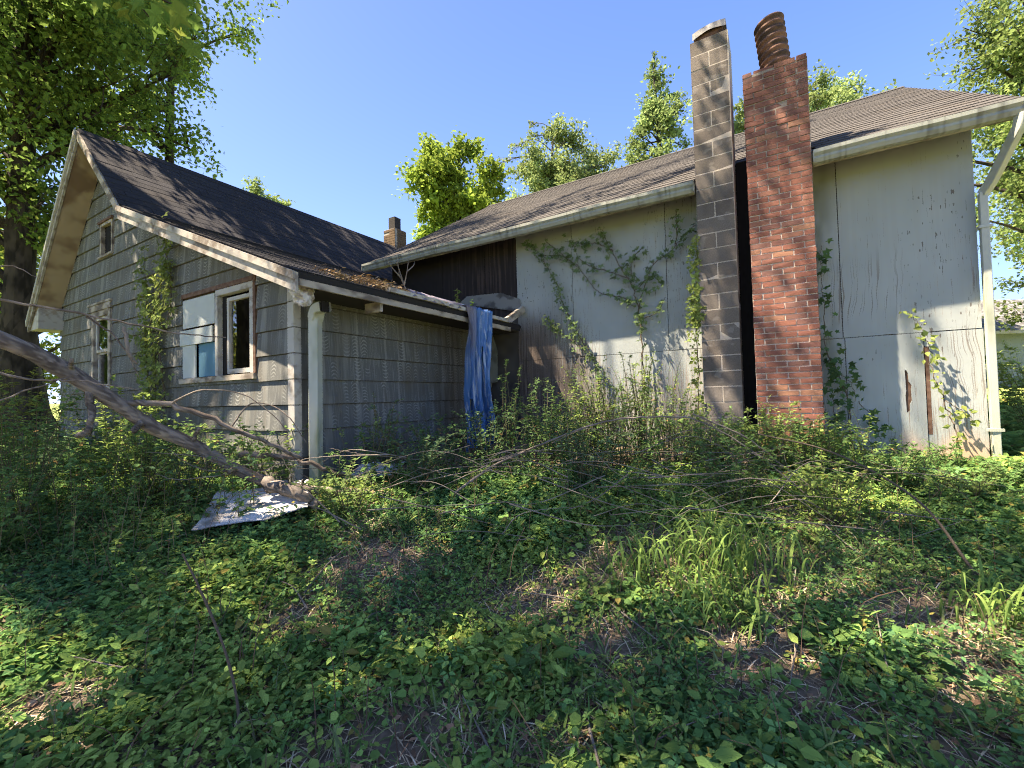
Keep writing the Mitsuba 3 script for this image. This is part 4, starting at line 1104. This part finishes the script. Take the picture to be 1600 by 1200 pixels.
for i in range(22):
    t = rng.uniform(.6, .99); p = lp[int(t * (len(lp) - 1))]
    d = np.array([rng.normal(0, .35), rng.normal(-.1, .25), rng.uniform(-.05, .35)])
    branch([p, p + d * .5 + rng.normal(0, .05, 3), p + d], .006, .002, 20 + i, parent=limb, mat='mat_twig', name='twig', sides=5)

# dead sapling in the roof litter and sprouts on the eave
st = MB()
for pts in ([(-3.85, 4.05, 2.78), (-3.85, 3.95, 2.90), (-3.83, 3.85, 3.02)], [(-3.85, 3.97, 2.88), (-3.82, 3.99, 3.05), (-3.82, 4.02, 3.20)], [(-3.84, 3.9, 2.96), (-3.86, 3.78, 3.06), (-3.85, 3.7, 3.13)], [(-3.82, 3.99, 3.05), (-3.8, 4.08, 3.14), (-3.8, 4.10, 3.2)], [(-3.85, 3.96, 2.9), (-3.84, 3.86, 3.1), (-3.83, 3.86, 3.2)]):
    st.add(tube(catmull(np.array(pts), 5), np.linspace(.0085, .002, 11 if len(pts) == 3 else 6), 5))
k = put('dead_sapling', st.mesh(), 'mat_twig', house=True)
tag(k, 'leafless dead sapling rooted in the low roof edge', 'dead sapling')
lit = MB()
r = np.random.default_rng(8)
n = 1500
nl = np.clip(r.normal(3.9, .55, n), 3.0, 5.6)
dl = np.abs(r.normal(0, .16, n))
pos = np.stack([-3.73 - dl, nl, 2.735 + dl * .402 + np.abs(r.normal(0, .02, n)) * np.exp(-((nl - 3.6) / .6) ** 2) * 2], 1)
ax = rnd_dir(r, n) * np.array([1, 1, .25])
vf, c = leafmesh(pos, ax, rnd_dir(r, n, 2), .07 * r.uniform(.4, 1.3, n), np.array([[.30, .22, .13]]) * np.exp(r.normal(0, .3, (n, 1))), LANCE)
k = put('roof_litter', vf, 'mat_straw', house=True, color=c)
tag(k, 'dry brown leaf litter piled along the low roof edge', 'leaf litter', kind='stuff')


def sprout(lbl, base, h, seed):
    th = thing('sprout', lbl, 'plant')
    r = np.random.default_rng(seed)
    q = catmull(np.array([base, base + np.array([.01, .01, h * .5]), base + np.array([-.01, .02, h])]), 5)
    put('stem', tube(q, .005, 4), 'mat_stem', th, house=True)
    k = 22
    t = r.random(k) * (len(q) - 1)
    pos = q[t.astype(int)]
    an = r.random(k) * 2 * PI
    vf, c = leafmesh(pos, np.stack([np.cos(an), np.sin(an), r.normal(-.2, .4, k)], 1), np.stack([np.cos(an) * -.3, np.sin(an) * -.3, np.ones(k)], 1), .06 * r.uniform(.6, 1.2, k), leafcol(r, k, (.09, .17, .04)), OVATE)
    put('leaves', vf, 'mat_leaf', th, house=True, color=c, kind='stuff')


sprout('taller green sprout growing out of the white roof edge', np.array([-3.74, 4.86, 2.74]), .27, 1)
sprout('short green sprout growing beside the taller one on the roof edge', np.array([-3.74, 5.20, 2.74]), .18, 2)

# ------------------------------------------------------------------ ground cover
rng = np.random.default_rng(100)
BARE = [(1.54, 3.18, .42), (1.32, 2.47, .42), (-.96, 3.27, .30), (-.32, 2.0, .40), (.48, 2.46, .35), (.69, 3.21, .42), (.95, 3.34, .35), (1.28, 2.15, .30), (-.7, 1.85, .28), (-2.2, 2.2, .25), (2.0, 2.1, .3), (.2, 1.9, .25), (-1.4, 2.7, .25), (2.3, 2.6, .3), (.1, 2.9, .25), (1.7, 1.75, .3)]


def inside_house(x, y):
    a, n = x * CA - y * SA, x * SA + y * CA
    return ((n > DG - .02) & (a < AC + .02)) | ((n > DW - .02) & (a < 1.97)) | ((n > 6.28) & (a > -.9) & (a < .46))


def cover_amount(x, y):
    d = -.05 + 1.5 * meshkit.fbm(np.stack([x * 1.1, y * 1.1, x * 0], -1), 3, 9)
    for bx_, by_, br_ in BARE:
        d = d - .9 * np.exp(-(((x - bx_) / br_) ** 2 + ((y - by_) / (br_ * .8)) ** 2))
    return np.clip(d, .03, 1)


def scatter(n, y0, y1, wide=1.25, pad=.7, amount=None):
    out = []
    while sum(len(o) for o in out) < n:
        y = y0 + (y1 - y0) * rng.random(4 * n)
        x = (rng.random(4 * n) * 2 - 1) * (wide * y1 + pad)
        ok = (np.abs(x) < wide * y + pad) & ~inside_house(x, y)
        if amount is not None:
            ok &= rng.random(len(x)) < amount(x, y)
        out.append(np.stack([x[ok], y[ok]], 1))
    o = np.vstack(out); return o[:n]


def ground_leaves(name, label, n, k, y0, y1, tmpl, size, hmax, cols, amount=cover_amount, flat=1.1):
    P = scatter(n, y0, y1, amount=amount)
    z = G(P[:, 0], P[:, 1])
    ci = meshkit.noise(np.stack([P[:, 0] * 1.3, P[:, 1] * 1.3, P[:, 0] * 0 + 5], -1), 2)
    pick = np.clip((ci * len(cols) + rng.normal(0, .7, n)).astype(int), 0, len(cols) - 1)
    col = np.array(cols)[pick]
    hp = hmax * (.25 + .75 * rng.random(n)) * (.5 + .8 * meshkit.noise(np.stack([P[:, 0] * 2, P[:, 1] * 2, P[:, 0] * 0], -1), 6))
    idx = np.repeat(np.arange(n), k)
    m = len(idx)
    t = rng.random(m)
    th_ = rng.random(m) * 2 * PI
    rad = (.02 + .05 * rng.random(m))
    pos = np.stack([P[idx, 0] + np.cos(th_) * rad, P[idx, 1] + np.sin(th_) * rad, z[idx] + .008 + hp[idx] * t], 1)
    ax = np.stack([np.cos(th_), np.sin(th_), rng.normal(.1, .35, m)], 1)
    nm = np.stack([rng.normal(0, .58, m), rng.normal(0, .58, m), np.full(m, flat)], 1)
    c = col[idx] * np.exp(rng.normal(0, .24, (m, 1)))
    yel = (rng.random((m, 1)) < .06)
    c = np.where(yel, np.array([.28, .24, .07]), c)
    psz = np.clip(np.exp(rng.normal(0, .30, n)), .5, 1.45) * (.6 + .9 * meshkit.noise(np.stack([P[:, 0] * 1.7, P[:, 1] * 1.7, P[:, 0] * 0 + 3], -1), 8))
    vf, cc = leafmesh(pos, ax, nm, size * psz[idx] * rng.uniform(.5, 1.2, m), c, tmpl)
    key = put(name, vf, 'mat_leaf', color=cc)
    tag(key, label, name.replace('_', ' '), kind='stuff')


COLS = [(0.113, 0.228, 0.091), (0.151, 0.280, 0.091), (0.212, 0.340, 0.091), (0.319, 0.423, 0.107)]
ground_leaves('ground_ivy', 'dense small rounded green leaves carpeting the yard', 11500, 6, 1.2, 5.2, ROUND, .034, .10, COLS)
ground_leaves('low_weeds', 'small pointed green weed leaves mixed into the yard carpet', 10000, 6, 1.2, 5.2, LEAF, .038, .13, COLS)
ground_leaves('clover', 'three-leaved green ground weeds mixed through the yard', 7500, 5, 1.2, 5.0, THREE, .042, .15, COLS)
ground_leaves('broadleaf_weeds', 'larger pointed weed leaves scattered over the yard', 2300, 6, 1.2, 5.4, LEAF, .052, .22, [(0.119, 0.219, 0.069), (0.175, 0.281, 0.075), (0.263, 0.350, 0.088)])
ground_leaves('far_weeds', 'low greenery beyond the right corner of the house and left of the gable', 9000, 6, 5.0, 13.0, OVATE, .12, .35, [(.13, .23, .06), (.20, .29, .07), (.25, .33, .09)], amount=lambda x, y: (((x * CA - y * SA > 2.25) & (x > 0)) | (x < -.85 * y)).astype(float))


def blades(name, label, n, y0, y1, h, w, cols, amount, mat='mat_leaf', lay=.6, category='grass'):
    P = scatter(n, y0, y1, amount=amount)
    z = G(P[:, 0], P[:, 1])
    an = rng.random(n) * 2 * PI
    ax = np.stack([np.cos(an) * lay, np.sin(an) * lay, np.full(n, 1.0 - .6 * lay)], 1) + rng.normal(0, .15, (n, 3))
    nm = np.stack([-np.cos(an), -np.sin(an), np.full(n, .8)], 1)
    c = np.array(cols)[rng.integers(len(cols), size=n)] * np.exp(rng.normal(0, .2, (n, 1)))
    tm = (LANCE[0] * np.array([1, w, 1.2]), LANCE[1])
    vf, cc = leafmesh(np.stack([P[:, 0], P[:, 1], z - .01 + rng.random(n) * .03 * (lay > .9)], 1), ax, nm, h * rng.uniform(.5, 1.3, n), c, tm)
    key = put(name, vf, mat, color=cc)
    tag(key, label, category, kind='stuff')


blades('grass', 'thin green grass blades between the weeds', 14000, 1.2, 5.2, .16, .32, [(.15, .24, .07), (.11, .20, .06), (.22, .27, .11)], lambda x, y: .15 + .85 * meshkit.noise(np.stack([x * 1.6, y * 1.6, x * 0], -1), 12) ** 2)
blades('dead_straw', 'pale dead straw and stems matted on the soil', 22000, 1.2, 5.4, .19, .16, [(.42, .33, .21), (.31, .24, .16), (.20, .155, .11), (.52, .44, .32)], lambda x, y: np.clip(1.15 - cover_amount(x, y), .12, 1), mat='mat_straw', lay=1.65, category='straw')
P = scatter(2400, 1.2, 5.2, amount=lambda x, y: np.clip(1.2 - cover_amount(x, y), .1, 1))
vf, cc = leafmesh(np.stack([P[:, 0], P[:, 1], G(P[:, 0], P[:, 1]) + .012], 1), rnd_dir(rng, 2400) * np.array([1, 1, .2]), rnd_dir(rng, 2400, 2.2), .06 * rng.uniform(.5, 1.3, 2400), np.array([[.20, .12, .075]]) * np.exp(rng.normal(0, .35, (2400, 1))), OVATE)
k = put('dead_leaves', vf, 'mat_straw', color=cc)
tag(k, 'curled brown dead leaves lying on bare soil', 'leaves', kind='stuff')

# arching grass clump
def grass_clump(label, x, y, n, h, seed, spread=.16):
    th = numbered('grass_clump')
    r = np.random.default_rng(seed)
    mbk = MB()
    for i in range(n):
        an = r.random() * 2 * PI; hh_ = h * r.uniform(.6, 1.15); o = hh_ * r.uniform(.35, .95)
        bx_, by_ = x + r.normal(0, spread), y + r.normal(0, spread * .8)
        b = np.array([bx_, by_, float(G(bx_, by_)) - .01])
        d = np.array([math.cos(an), math.sin(an), 0])
        q = catmull(np.array([b, b + d * o * .3 + [0, 0, hh_ * .6], b + d * o * .75 + [0, 0, hh_ * .8], b + d * o * 1.15 + [0, 0, hh_ * .55]]), 4)
        s = np.cross(d, [0, 0, 1.0])
        w = .0062 * np.interp(np.linspace(0, 1, len(q)), [0, .35, 1], [.7, 1.25, .05]) * r.uniform(.7, 1.3)
        V_ = np.vstack([q - s * w[:, None], q + s * w[:, None] + [0, 0, .003]])
        m_ = len(q); ii = np.arange(m_ - 1)
        F_ = np.vstack([np.stack([ii, ii + 1, ii + 1 + m_], 1), np.stack([ii, ii + 1 + m_, ii + m_], 1)])
        mbk.add((V_, F_), np.repeat(leafcol(r, 1, (.21, .32, .085), .2, .2), len(V_), 0))
    scene[th] = mikit.ply(mbk.mesh(), 'mat_leaf', color=mbk.color())
    tag(th, label, 'grass')


grass_clump('bright arching grass clump in the sun right of the middle', 1.42, 3.10, 190, .36, 1, .22)
grass_clump('smaller green grass clump left of the bright arching one', .90, 3.05, 50, .30, 2, .10)
grass_clump('grass clump in front of the bright one, lower and thinner', 1.18, 2.72, 70, .26, 3, .13)
grass_clump('shaded grass clump at the right of the yard', 2.75, 2.55, 60, .30, 4, .14)

# shrubs and weeds near the walls
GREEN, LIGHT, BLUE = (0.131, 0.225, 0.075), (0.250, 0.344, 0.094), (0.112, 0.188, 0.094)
shrubs = [
    ('leafy shrub under the left end of the fallen limb', (-4.3, 3.9), 1.15, 16, .55, .085, 34, GREEN),
    ('bushy shrub in front of the tall two-sash window', (-4.6, 5.2), 1.05, 16, .55, .085, 34, LIGHT),
    ('yellowish sunlit shrub at the far left edge of the yard', (-6.6, 6.0), 1.25, 18, .65, .10, 30, (.27, .32, .08)),
    ('leafy shrub below the middle of the fallen limb', (-3.55, 4.35), .80, 16, .50, .08, 34, GREEN),
    ('low shrub below the fallen limb left of the white sheet', (-3.05, 4.2), .58, 14, .42, .075, 30, BLUE),
    ('dark low shrub in the lower left shade', (-3.9, 3.3), .62, 16, .5, .085, 30, GREEN),
    ('small shrub growing against the gable corner', (-2.75, 4.62), .62, 9, .28, .075, 22, GREEN),
    ('sparse shrub in front of the side wall beside the downspout', (-1.45, 5.05), .85, 8, .26, .06, 24, (.13, .22, .09)),
    ('thin shrub in front of the middle of the side wall', (-1.0, 5.35), .70, 8, .28, .065, 24, GREEN),
    ('bushy shrub at the foot of the blue tarp', (-.30, 5.05), .70, 14, .38, .07, 32, BLUE),
    ('tall leafy weed clump in front of the blue tarp', (-.05, 5.25), 1.15, 8, .22, .06, 32, GREEN),
    ('dense shrub right of the blue tarp', (.40, 5.15), .82, 16, .42, .07, 36, GREEN),
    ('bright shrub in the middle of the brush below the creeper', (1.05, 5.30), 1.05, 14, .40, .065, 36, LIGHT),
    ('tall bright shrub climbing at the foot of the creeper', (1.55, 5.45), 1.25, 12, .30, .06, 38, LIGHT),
    ('low dense shrub in the centre of the brush pile', (.75, 4.45), .55, 18, .50, .065, 36, BLUE),
    ('low shrub in front of the plywood wall left of the block chimney', (2.15, 5.0), .62, 14, .40, .065, 30, GREEN),
    ('leafy shrub at the foot of the two chimneys', (2.65, 4.75), .68, 14, .34, .075, 30, LIGHT),
    ('round-leaved shrub at the foot of the brick chimney', (3.05, 4.45), .60, 14, .36, .075, 30, GREEN),
    ('low shrub under the shaded plywood right of the brick chimney', (3.55, 4.15), .40, 14, .36, .07, 30, GREEN),
    ('low shrub in front of the sunlit plywood corner', (4.05, 3.95), .22, 14, .40, .06, 30, (.18, .25, .08)),
    ('shrub beside the foot of the right downspout', (4.75, 4.1), .22, 14, .42, .06, 30, GREEN),
    ('shrub in the right foreground under the bent dark cane', (2.5, 3.6), .50, 14, .45, .075, 28, LIGHT),
    ('leafy shrub behind the bright grass clump', (1.95, 3.95), .55, 16, .45, .07, 32, GREEN),
    ('low shrub left of the brush pile in front of the scrap sheet', (-.85, 4.35), .52, 14, .42, .07, 30, BLUE),
    ('low shrub between the white sheet and the brush pile', (-1.45, 3.85), .42, 14, .40, .075, 28, (.17, .25, .085)),
    ('big green bush beyond the right corner of the house', (7.6, 6.4), 1.1, 20, .8, .10, 40, (.22, .30, .08)),
    ('sunlit bush farther beyond the right corner of the house', (10.8, 9.4), 1.5, 20, 1.1, .14, 40, (.27, .34, .09)),
]
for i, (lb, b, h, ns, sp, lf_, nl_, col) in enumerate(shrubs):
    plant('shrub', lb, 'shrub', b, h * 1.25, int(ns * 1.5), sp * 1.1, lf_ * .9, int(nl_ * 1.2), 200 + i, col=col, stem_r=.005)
rng = np.random.default_rng(6)
for i, (x, y, h) in enumerate([(.28, 5.75, 1.15), (.48, 5.85, 1.2), (.62, 5.6, .95), (.18, 5.5, .85), (.85, 5.75, 1.3), (1.12, 5.75, 1.35), (.95, 5.5, 1.0)]):
    plant('goldenrod', 'tall narrow-leaved weed standing between the tarp and the stained plywood', 'weed', (x, y), h, 3, .10, .11, 46, 300 + i, tmpl=LANCE, col=(.11, .19, .08), group='tall narrow-leaved weeds by the stained plywood', droop=.1, bare=.2)
for i in range(46):
    P = scatter(1, 1.5, 4.2, wide=1.1, pad=.0, amount=cover_amount)[0]
    lb, gr = [('oval-leaved dark green weed standing up from the yard carpet', 'oval-leaved weeds of the yard'), ('narrow-leaved pale green weed standing up from the yard carpet', 'narrow-leaved weeds of the yard'), ('oval-leaved mid green weed standing up from the yard carpet', 'mid green weeds of the yard')][i % 3]
    plant('yard_weed', lb, 'weed', P, rng.uniform(.12, .30), int(rng.integers(2, 5)), .10, rng.uniform(.07, .11), 9, 400 + i, tmpl=[LEAF, LANCE, LEAF][i % 3], col=[GREEN, LIGHT, (.14, .25, .07)][i % 3], group=gr, bare=.1)



def undergrowth(name, label, P, hts, leaf, k, cols, seed, spread=.5, tmpl=OVATE):
    """a tangle of leafy stems rising from the points P"""
    r = np.random.default_rng(seed)
    n = len(P)
    z = G(P[:, 0], P[:, 1])
    b = np.stack([P[:, 0], P[:, 1], z - .02], 1)
    an = r.random(n) * 2 * PI
    o = hts * spread * r.uniform(.2, 1, n)
    d = np.stack([np.cos(an) * o, np.sin(an) * o, np.zeros(n)], 1)
    up = np.stack([np.zeros(n), np.zeros(n), hts], 1)
    ctl = [b, b + d * .2 + up * .4, b + d * .6 + up * .8, b + d * 1.1 + up * (1 - .35 * r.random((n, 1)))]
    t5 = np.linspace(0, 1, 6)
    bez = lambda t: ((1 - t) ** 3)[..., None] * ctl[0] + (3 * t * (1 - t) ** 2)[..., None] * ctl[1] + (3 * t * t * (1 - t))[..., None] * ctl[2] + (t ** 3)[..., None] * ctl[3]
    st = MB()
    pts = np.stack([bez(np.full(n, t)) for t in t5], 1)
    for i in range(n):
        st.add(tube(pts[i], np.linspace(.0045, .0015, 6), 3, cap=False))
    th = thing(name, label, 'undergrowth')
    labels[th]['kind'] = 'stuff'
    put('stem', st.mesh(), 'mat_stem', th, kind='stuff')
    idx = np.repeat(np.arange(n), k)
    m = len(idx)
    t = .15 + .85 * r.random(m) ** .8
    ctl = [c[idx] for c in ctl]
    pos = bez(t) + r.normal(0, .012, (m, 3))
    ang = r.random(m) * 2 * PI
    ax = np.stack([np.cos(ang), np.sin(ang), r.normal(.1, .4, m)], 1)
    nm = np.stack([-.3 * np.cos(ang), -.3 * np.sin(ang), np.ones(m)], 1) + r.normal(0, .35, (m, 3))
    ci = np.clip((meshkit.noise(np.stack([P[:, 0] * 1.8, P[:, 1] * 1.8, P[:, 0] * 0 + seed], -1), 3) * len(cols) + r.normal(0, .6, n)).astype(int), 0, len(cols) - 1)
    c = np.array(cols)[ci][idx] * np.exp(r.normal(0, .22, (m, 1)))
    dead = r.random((m, 1)) < .035
    c = np.where(dead, np.array([.30, .20, .09]), c)
    lsz = leaf * r.uniform(.6, 1.3, n)[idx] * r.uniform(.5, 1.2, m) * (1.15 - .5 * t)
    vf, cc = leafmesh(pos, ax, nm, lsz, c, tmpl)
    put('leaves', vf, 'mat_leaf', th, color=cc, kind='stuff')


def pts_in(n, x0, x1, y0, y1, seed, cond=None):
    r = np.random.default_rng(seed)
    p = np.stack([r.uniform(x0, x1, 8 * n), r.uniform(y0, y1, 8 * n)], 1)
    ok = ~inside_house(p[:, 0], p[:, 1])
    if cond is not None: ok &= cond(p[:, 0], p[:, 1], r)
    return p[ok][:n]


rng = np.random.default_rng(17)
MIXC = [GREEN, GREEN, (.13, .215, .07), LIGHT]
pp = pts_in(560, -1.8, 4.9, 3.5, 5.9, 1, lambda x, y, r: r.random(len(x)) < .10 + .90 * np.exp(-((y - 4.9) / .6) ** 2) * (1 - .8 * np.exp(-((x - 1.5) / .5) ** 2 - ((y - 3.4) / .5) ** 2)))
undergrowth('brush', 'tangled leafy brush in front of the plywood wall and chimneys', pp, rng.uniform(.25, .75, len(pp)) * (.75 + .5 * (pp[:, 1] > 4.6)) * np.interp(pp[:, 0], [3.2, 3.9], [1, .42]), .058, 26, MIXC, 5)
pp = pts_in(420, -6.5, -2.2, 3.1, 7.5, 2, lambda x, y, r: (x > -1.15 * y - .4) & (r.random(len(x)) < .2 + .8 * sm(3.0, 4.2, y)))
undergrowth('brush', 'dark leafy brush along the gable wall below the fallen limb', pp, rng.uniform(.3, .95, len(pp)), .07, 26, [BLUE, GREEN, GREEN, (.15, .25, .08), LIGHT], 6)
pp = pts_in(200, .6, 2.2, 5.0, 6.1, 3)
undergrowth('brush', 'tall sunlit brush climbing against the white plywood below the creeper', pp, rng.uniform(.55, 1.5, len(pp)), .052, 30, [GREEN, LIGHT, LIGHT, (.25, .33, .10)], 7, spread=.25)
pp = pts_in(130, 1.9, 3.6, 4.4, 5.4, 12)
undergrowth('brush', 'leafy brush crowding the feet of the two chimneys', pp, rng.uniform(.35, .85, len(pp)), .055, 28, [GREEN, (.13, .215, .07), LIGHT], 17, spread=.35)
pp = pts_in(420, -4.5, 4.6, 1.7, 3.7, 4, lambda x, y, r: (np.abs(x) < 1.2 * y + .2) & (r.random(len(x)) < cover_amount(x, y)))
undergrowth('yard_sprouts', 'small upright leafy sprouts dotted over the yard', pp, rng.uniform(.08, .26, len(pp)), .05, 10, [(.13, .24, .08), LIGHT, (.25, .34, .10)], 8, tmpl=LEAF)

# ------------------------------------------------------------------ brush pile sticks
arch = thing('arching_branch', 'long pale bare branch arching over the brush pile', 'branch')
gz = lambda x, y, h: (x, y, float(G(x, y)) + h)
branch([gz(-.55, 4.05, .10), gz(-.2, 4.2, .30), gz(.35, 4.3, .50), gz(.9, 4.35, .66), gz(1.35, 4.3, .70), gz(1.75, 4.25, .68), gz(2.15, 4.0, .44), gz(2.45, 3.75, .15)], .0115, .006, 1, mat='mat_twig', parent=arch, name='stem')
branch([gz(1.70, 4.25, .745), gz(2.1, 4.05, .56), gz(2.4, 3.9, .30), gz(2.75, 3.6, .03)], .009, .004, 2, mat='mat_twig', parent=arch, name='fork')
cane = put('bent_cane', tube(catmull(np.array([gz(2.15, 3.95, .62), gz(2.55, 3.6, .58), gz(2.85, 3.2, .40), gz(2.98, 2.95, .05)]), 8), np.linspace(.006, .010, 25), 6), 'mat_vine_stem', smooth=True)
tag(cane, 'dark bent cane arching down into the weeds at the right', 'cane')
cane = put('dead_stalk', tube(catmull(np.array([gz(-1.22, 1.98, -.02), gz(-1.24, 2.0, .18), gz(-1.30, 2.0, .42), gz(-1.42, 2.02, .66), gz(-1.50, 2.03, .80)]), 8), np.linspace(.0068, .0045, 33), 7, wob=.3), 'mat_vine_stem', smooth=True)
tag(cane, 'thin brown dead stalk standing in the left foreground', 'stalk')
rng = np.random.default_rng(66)
for i in range(84):
    x, y = rng.uniform(-1.4, 3.2), rng.uniform(3.25, 4.7)
    L = rng.uniform(.5, 1.6); an = rng.normal(.0, .45) + (PI if rng.random() < .5 else 0)
    h0, h1 = rng.uniform(.05, .50), rng.uniform(.03, .45)
    e = (x + L * math.cos(an), y + L * .5 * math.sin(an))
    if inside_house(np.array(e[0]), np.array(e[1])) or inside_house(np.array(x), np.array(y)): continue
    m_ = ((x + e[0]) / 2 + rng.normal(0, .08), (y + e[1]) / 2 + rng.normal(0, .06))
    q = catmull(np.array([gz(x, y, h0), gz(*m_, (h0 + h1) / 2 + rng.normal(.05, .07)), gz(*e, h1)]), 6)
    k = put('brush_stick', tube(q, np.linspace(rng.uniform(.0030, .0065), .0016, len(q)), 5), 'mat_twig', smooth=True)
    tag(k, 'bare grey stick tangled in the brush pile before the house', 'stick', 'bare sticks of the brush pile')
for i in range(22):
    P = scatter(1, 1.5, 3.6, wide=1.0, pad=0)[0]
    L = rng.uniform(.2, .7); an = rng.random() * 2 * PI
    e = P + np.array([math.cos(an), math.sin(an)]) * L
    q = catmull(np.array([gz(*P, .03), gz(*((P + e) / 2), .05 + .04 * rng.random()), gz(*e, .02 + .12 * rng.random())]), 5)
    k = put('fallen_twig', tube(q, np.linspace(rng.uniform(.004, .008), .002, len(q)), 5), 'mat_twig', smooth=True)
    tag(k, 'dry fallen twig lying among the yard weeds', 'twig', 'dry twigs lying in the yard')
# thin dead stems standing in the yard
P = scatter(260, 1.5, 4.3, wide=1.1, pad=0)
st = MB()
for p_ in P:
    h_ = rng.uniform(.12, .42); d_ = rng.normal(0, .30, 2) * h_
    b_ = np.array(gz(p_[0], p_[1], -.01))
    st.add(tube(catmull(np.array([b_, b_ + [d_[0] * .3, d_[1] * .3, h_ * .6], b_ + [d_[0], d_[1], h_]]), 3), np.linspace(.0028, .0012, 7), 4, cap=False))
k = put('dead_stems', st.mesh(), 'mat_brown_trim')
tag(k, 'thin brown dead stems standing among the yard weeds', 'stems', kind='stuff')
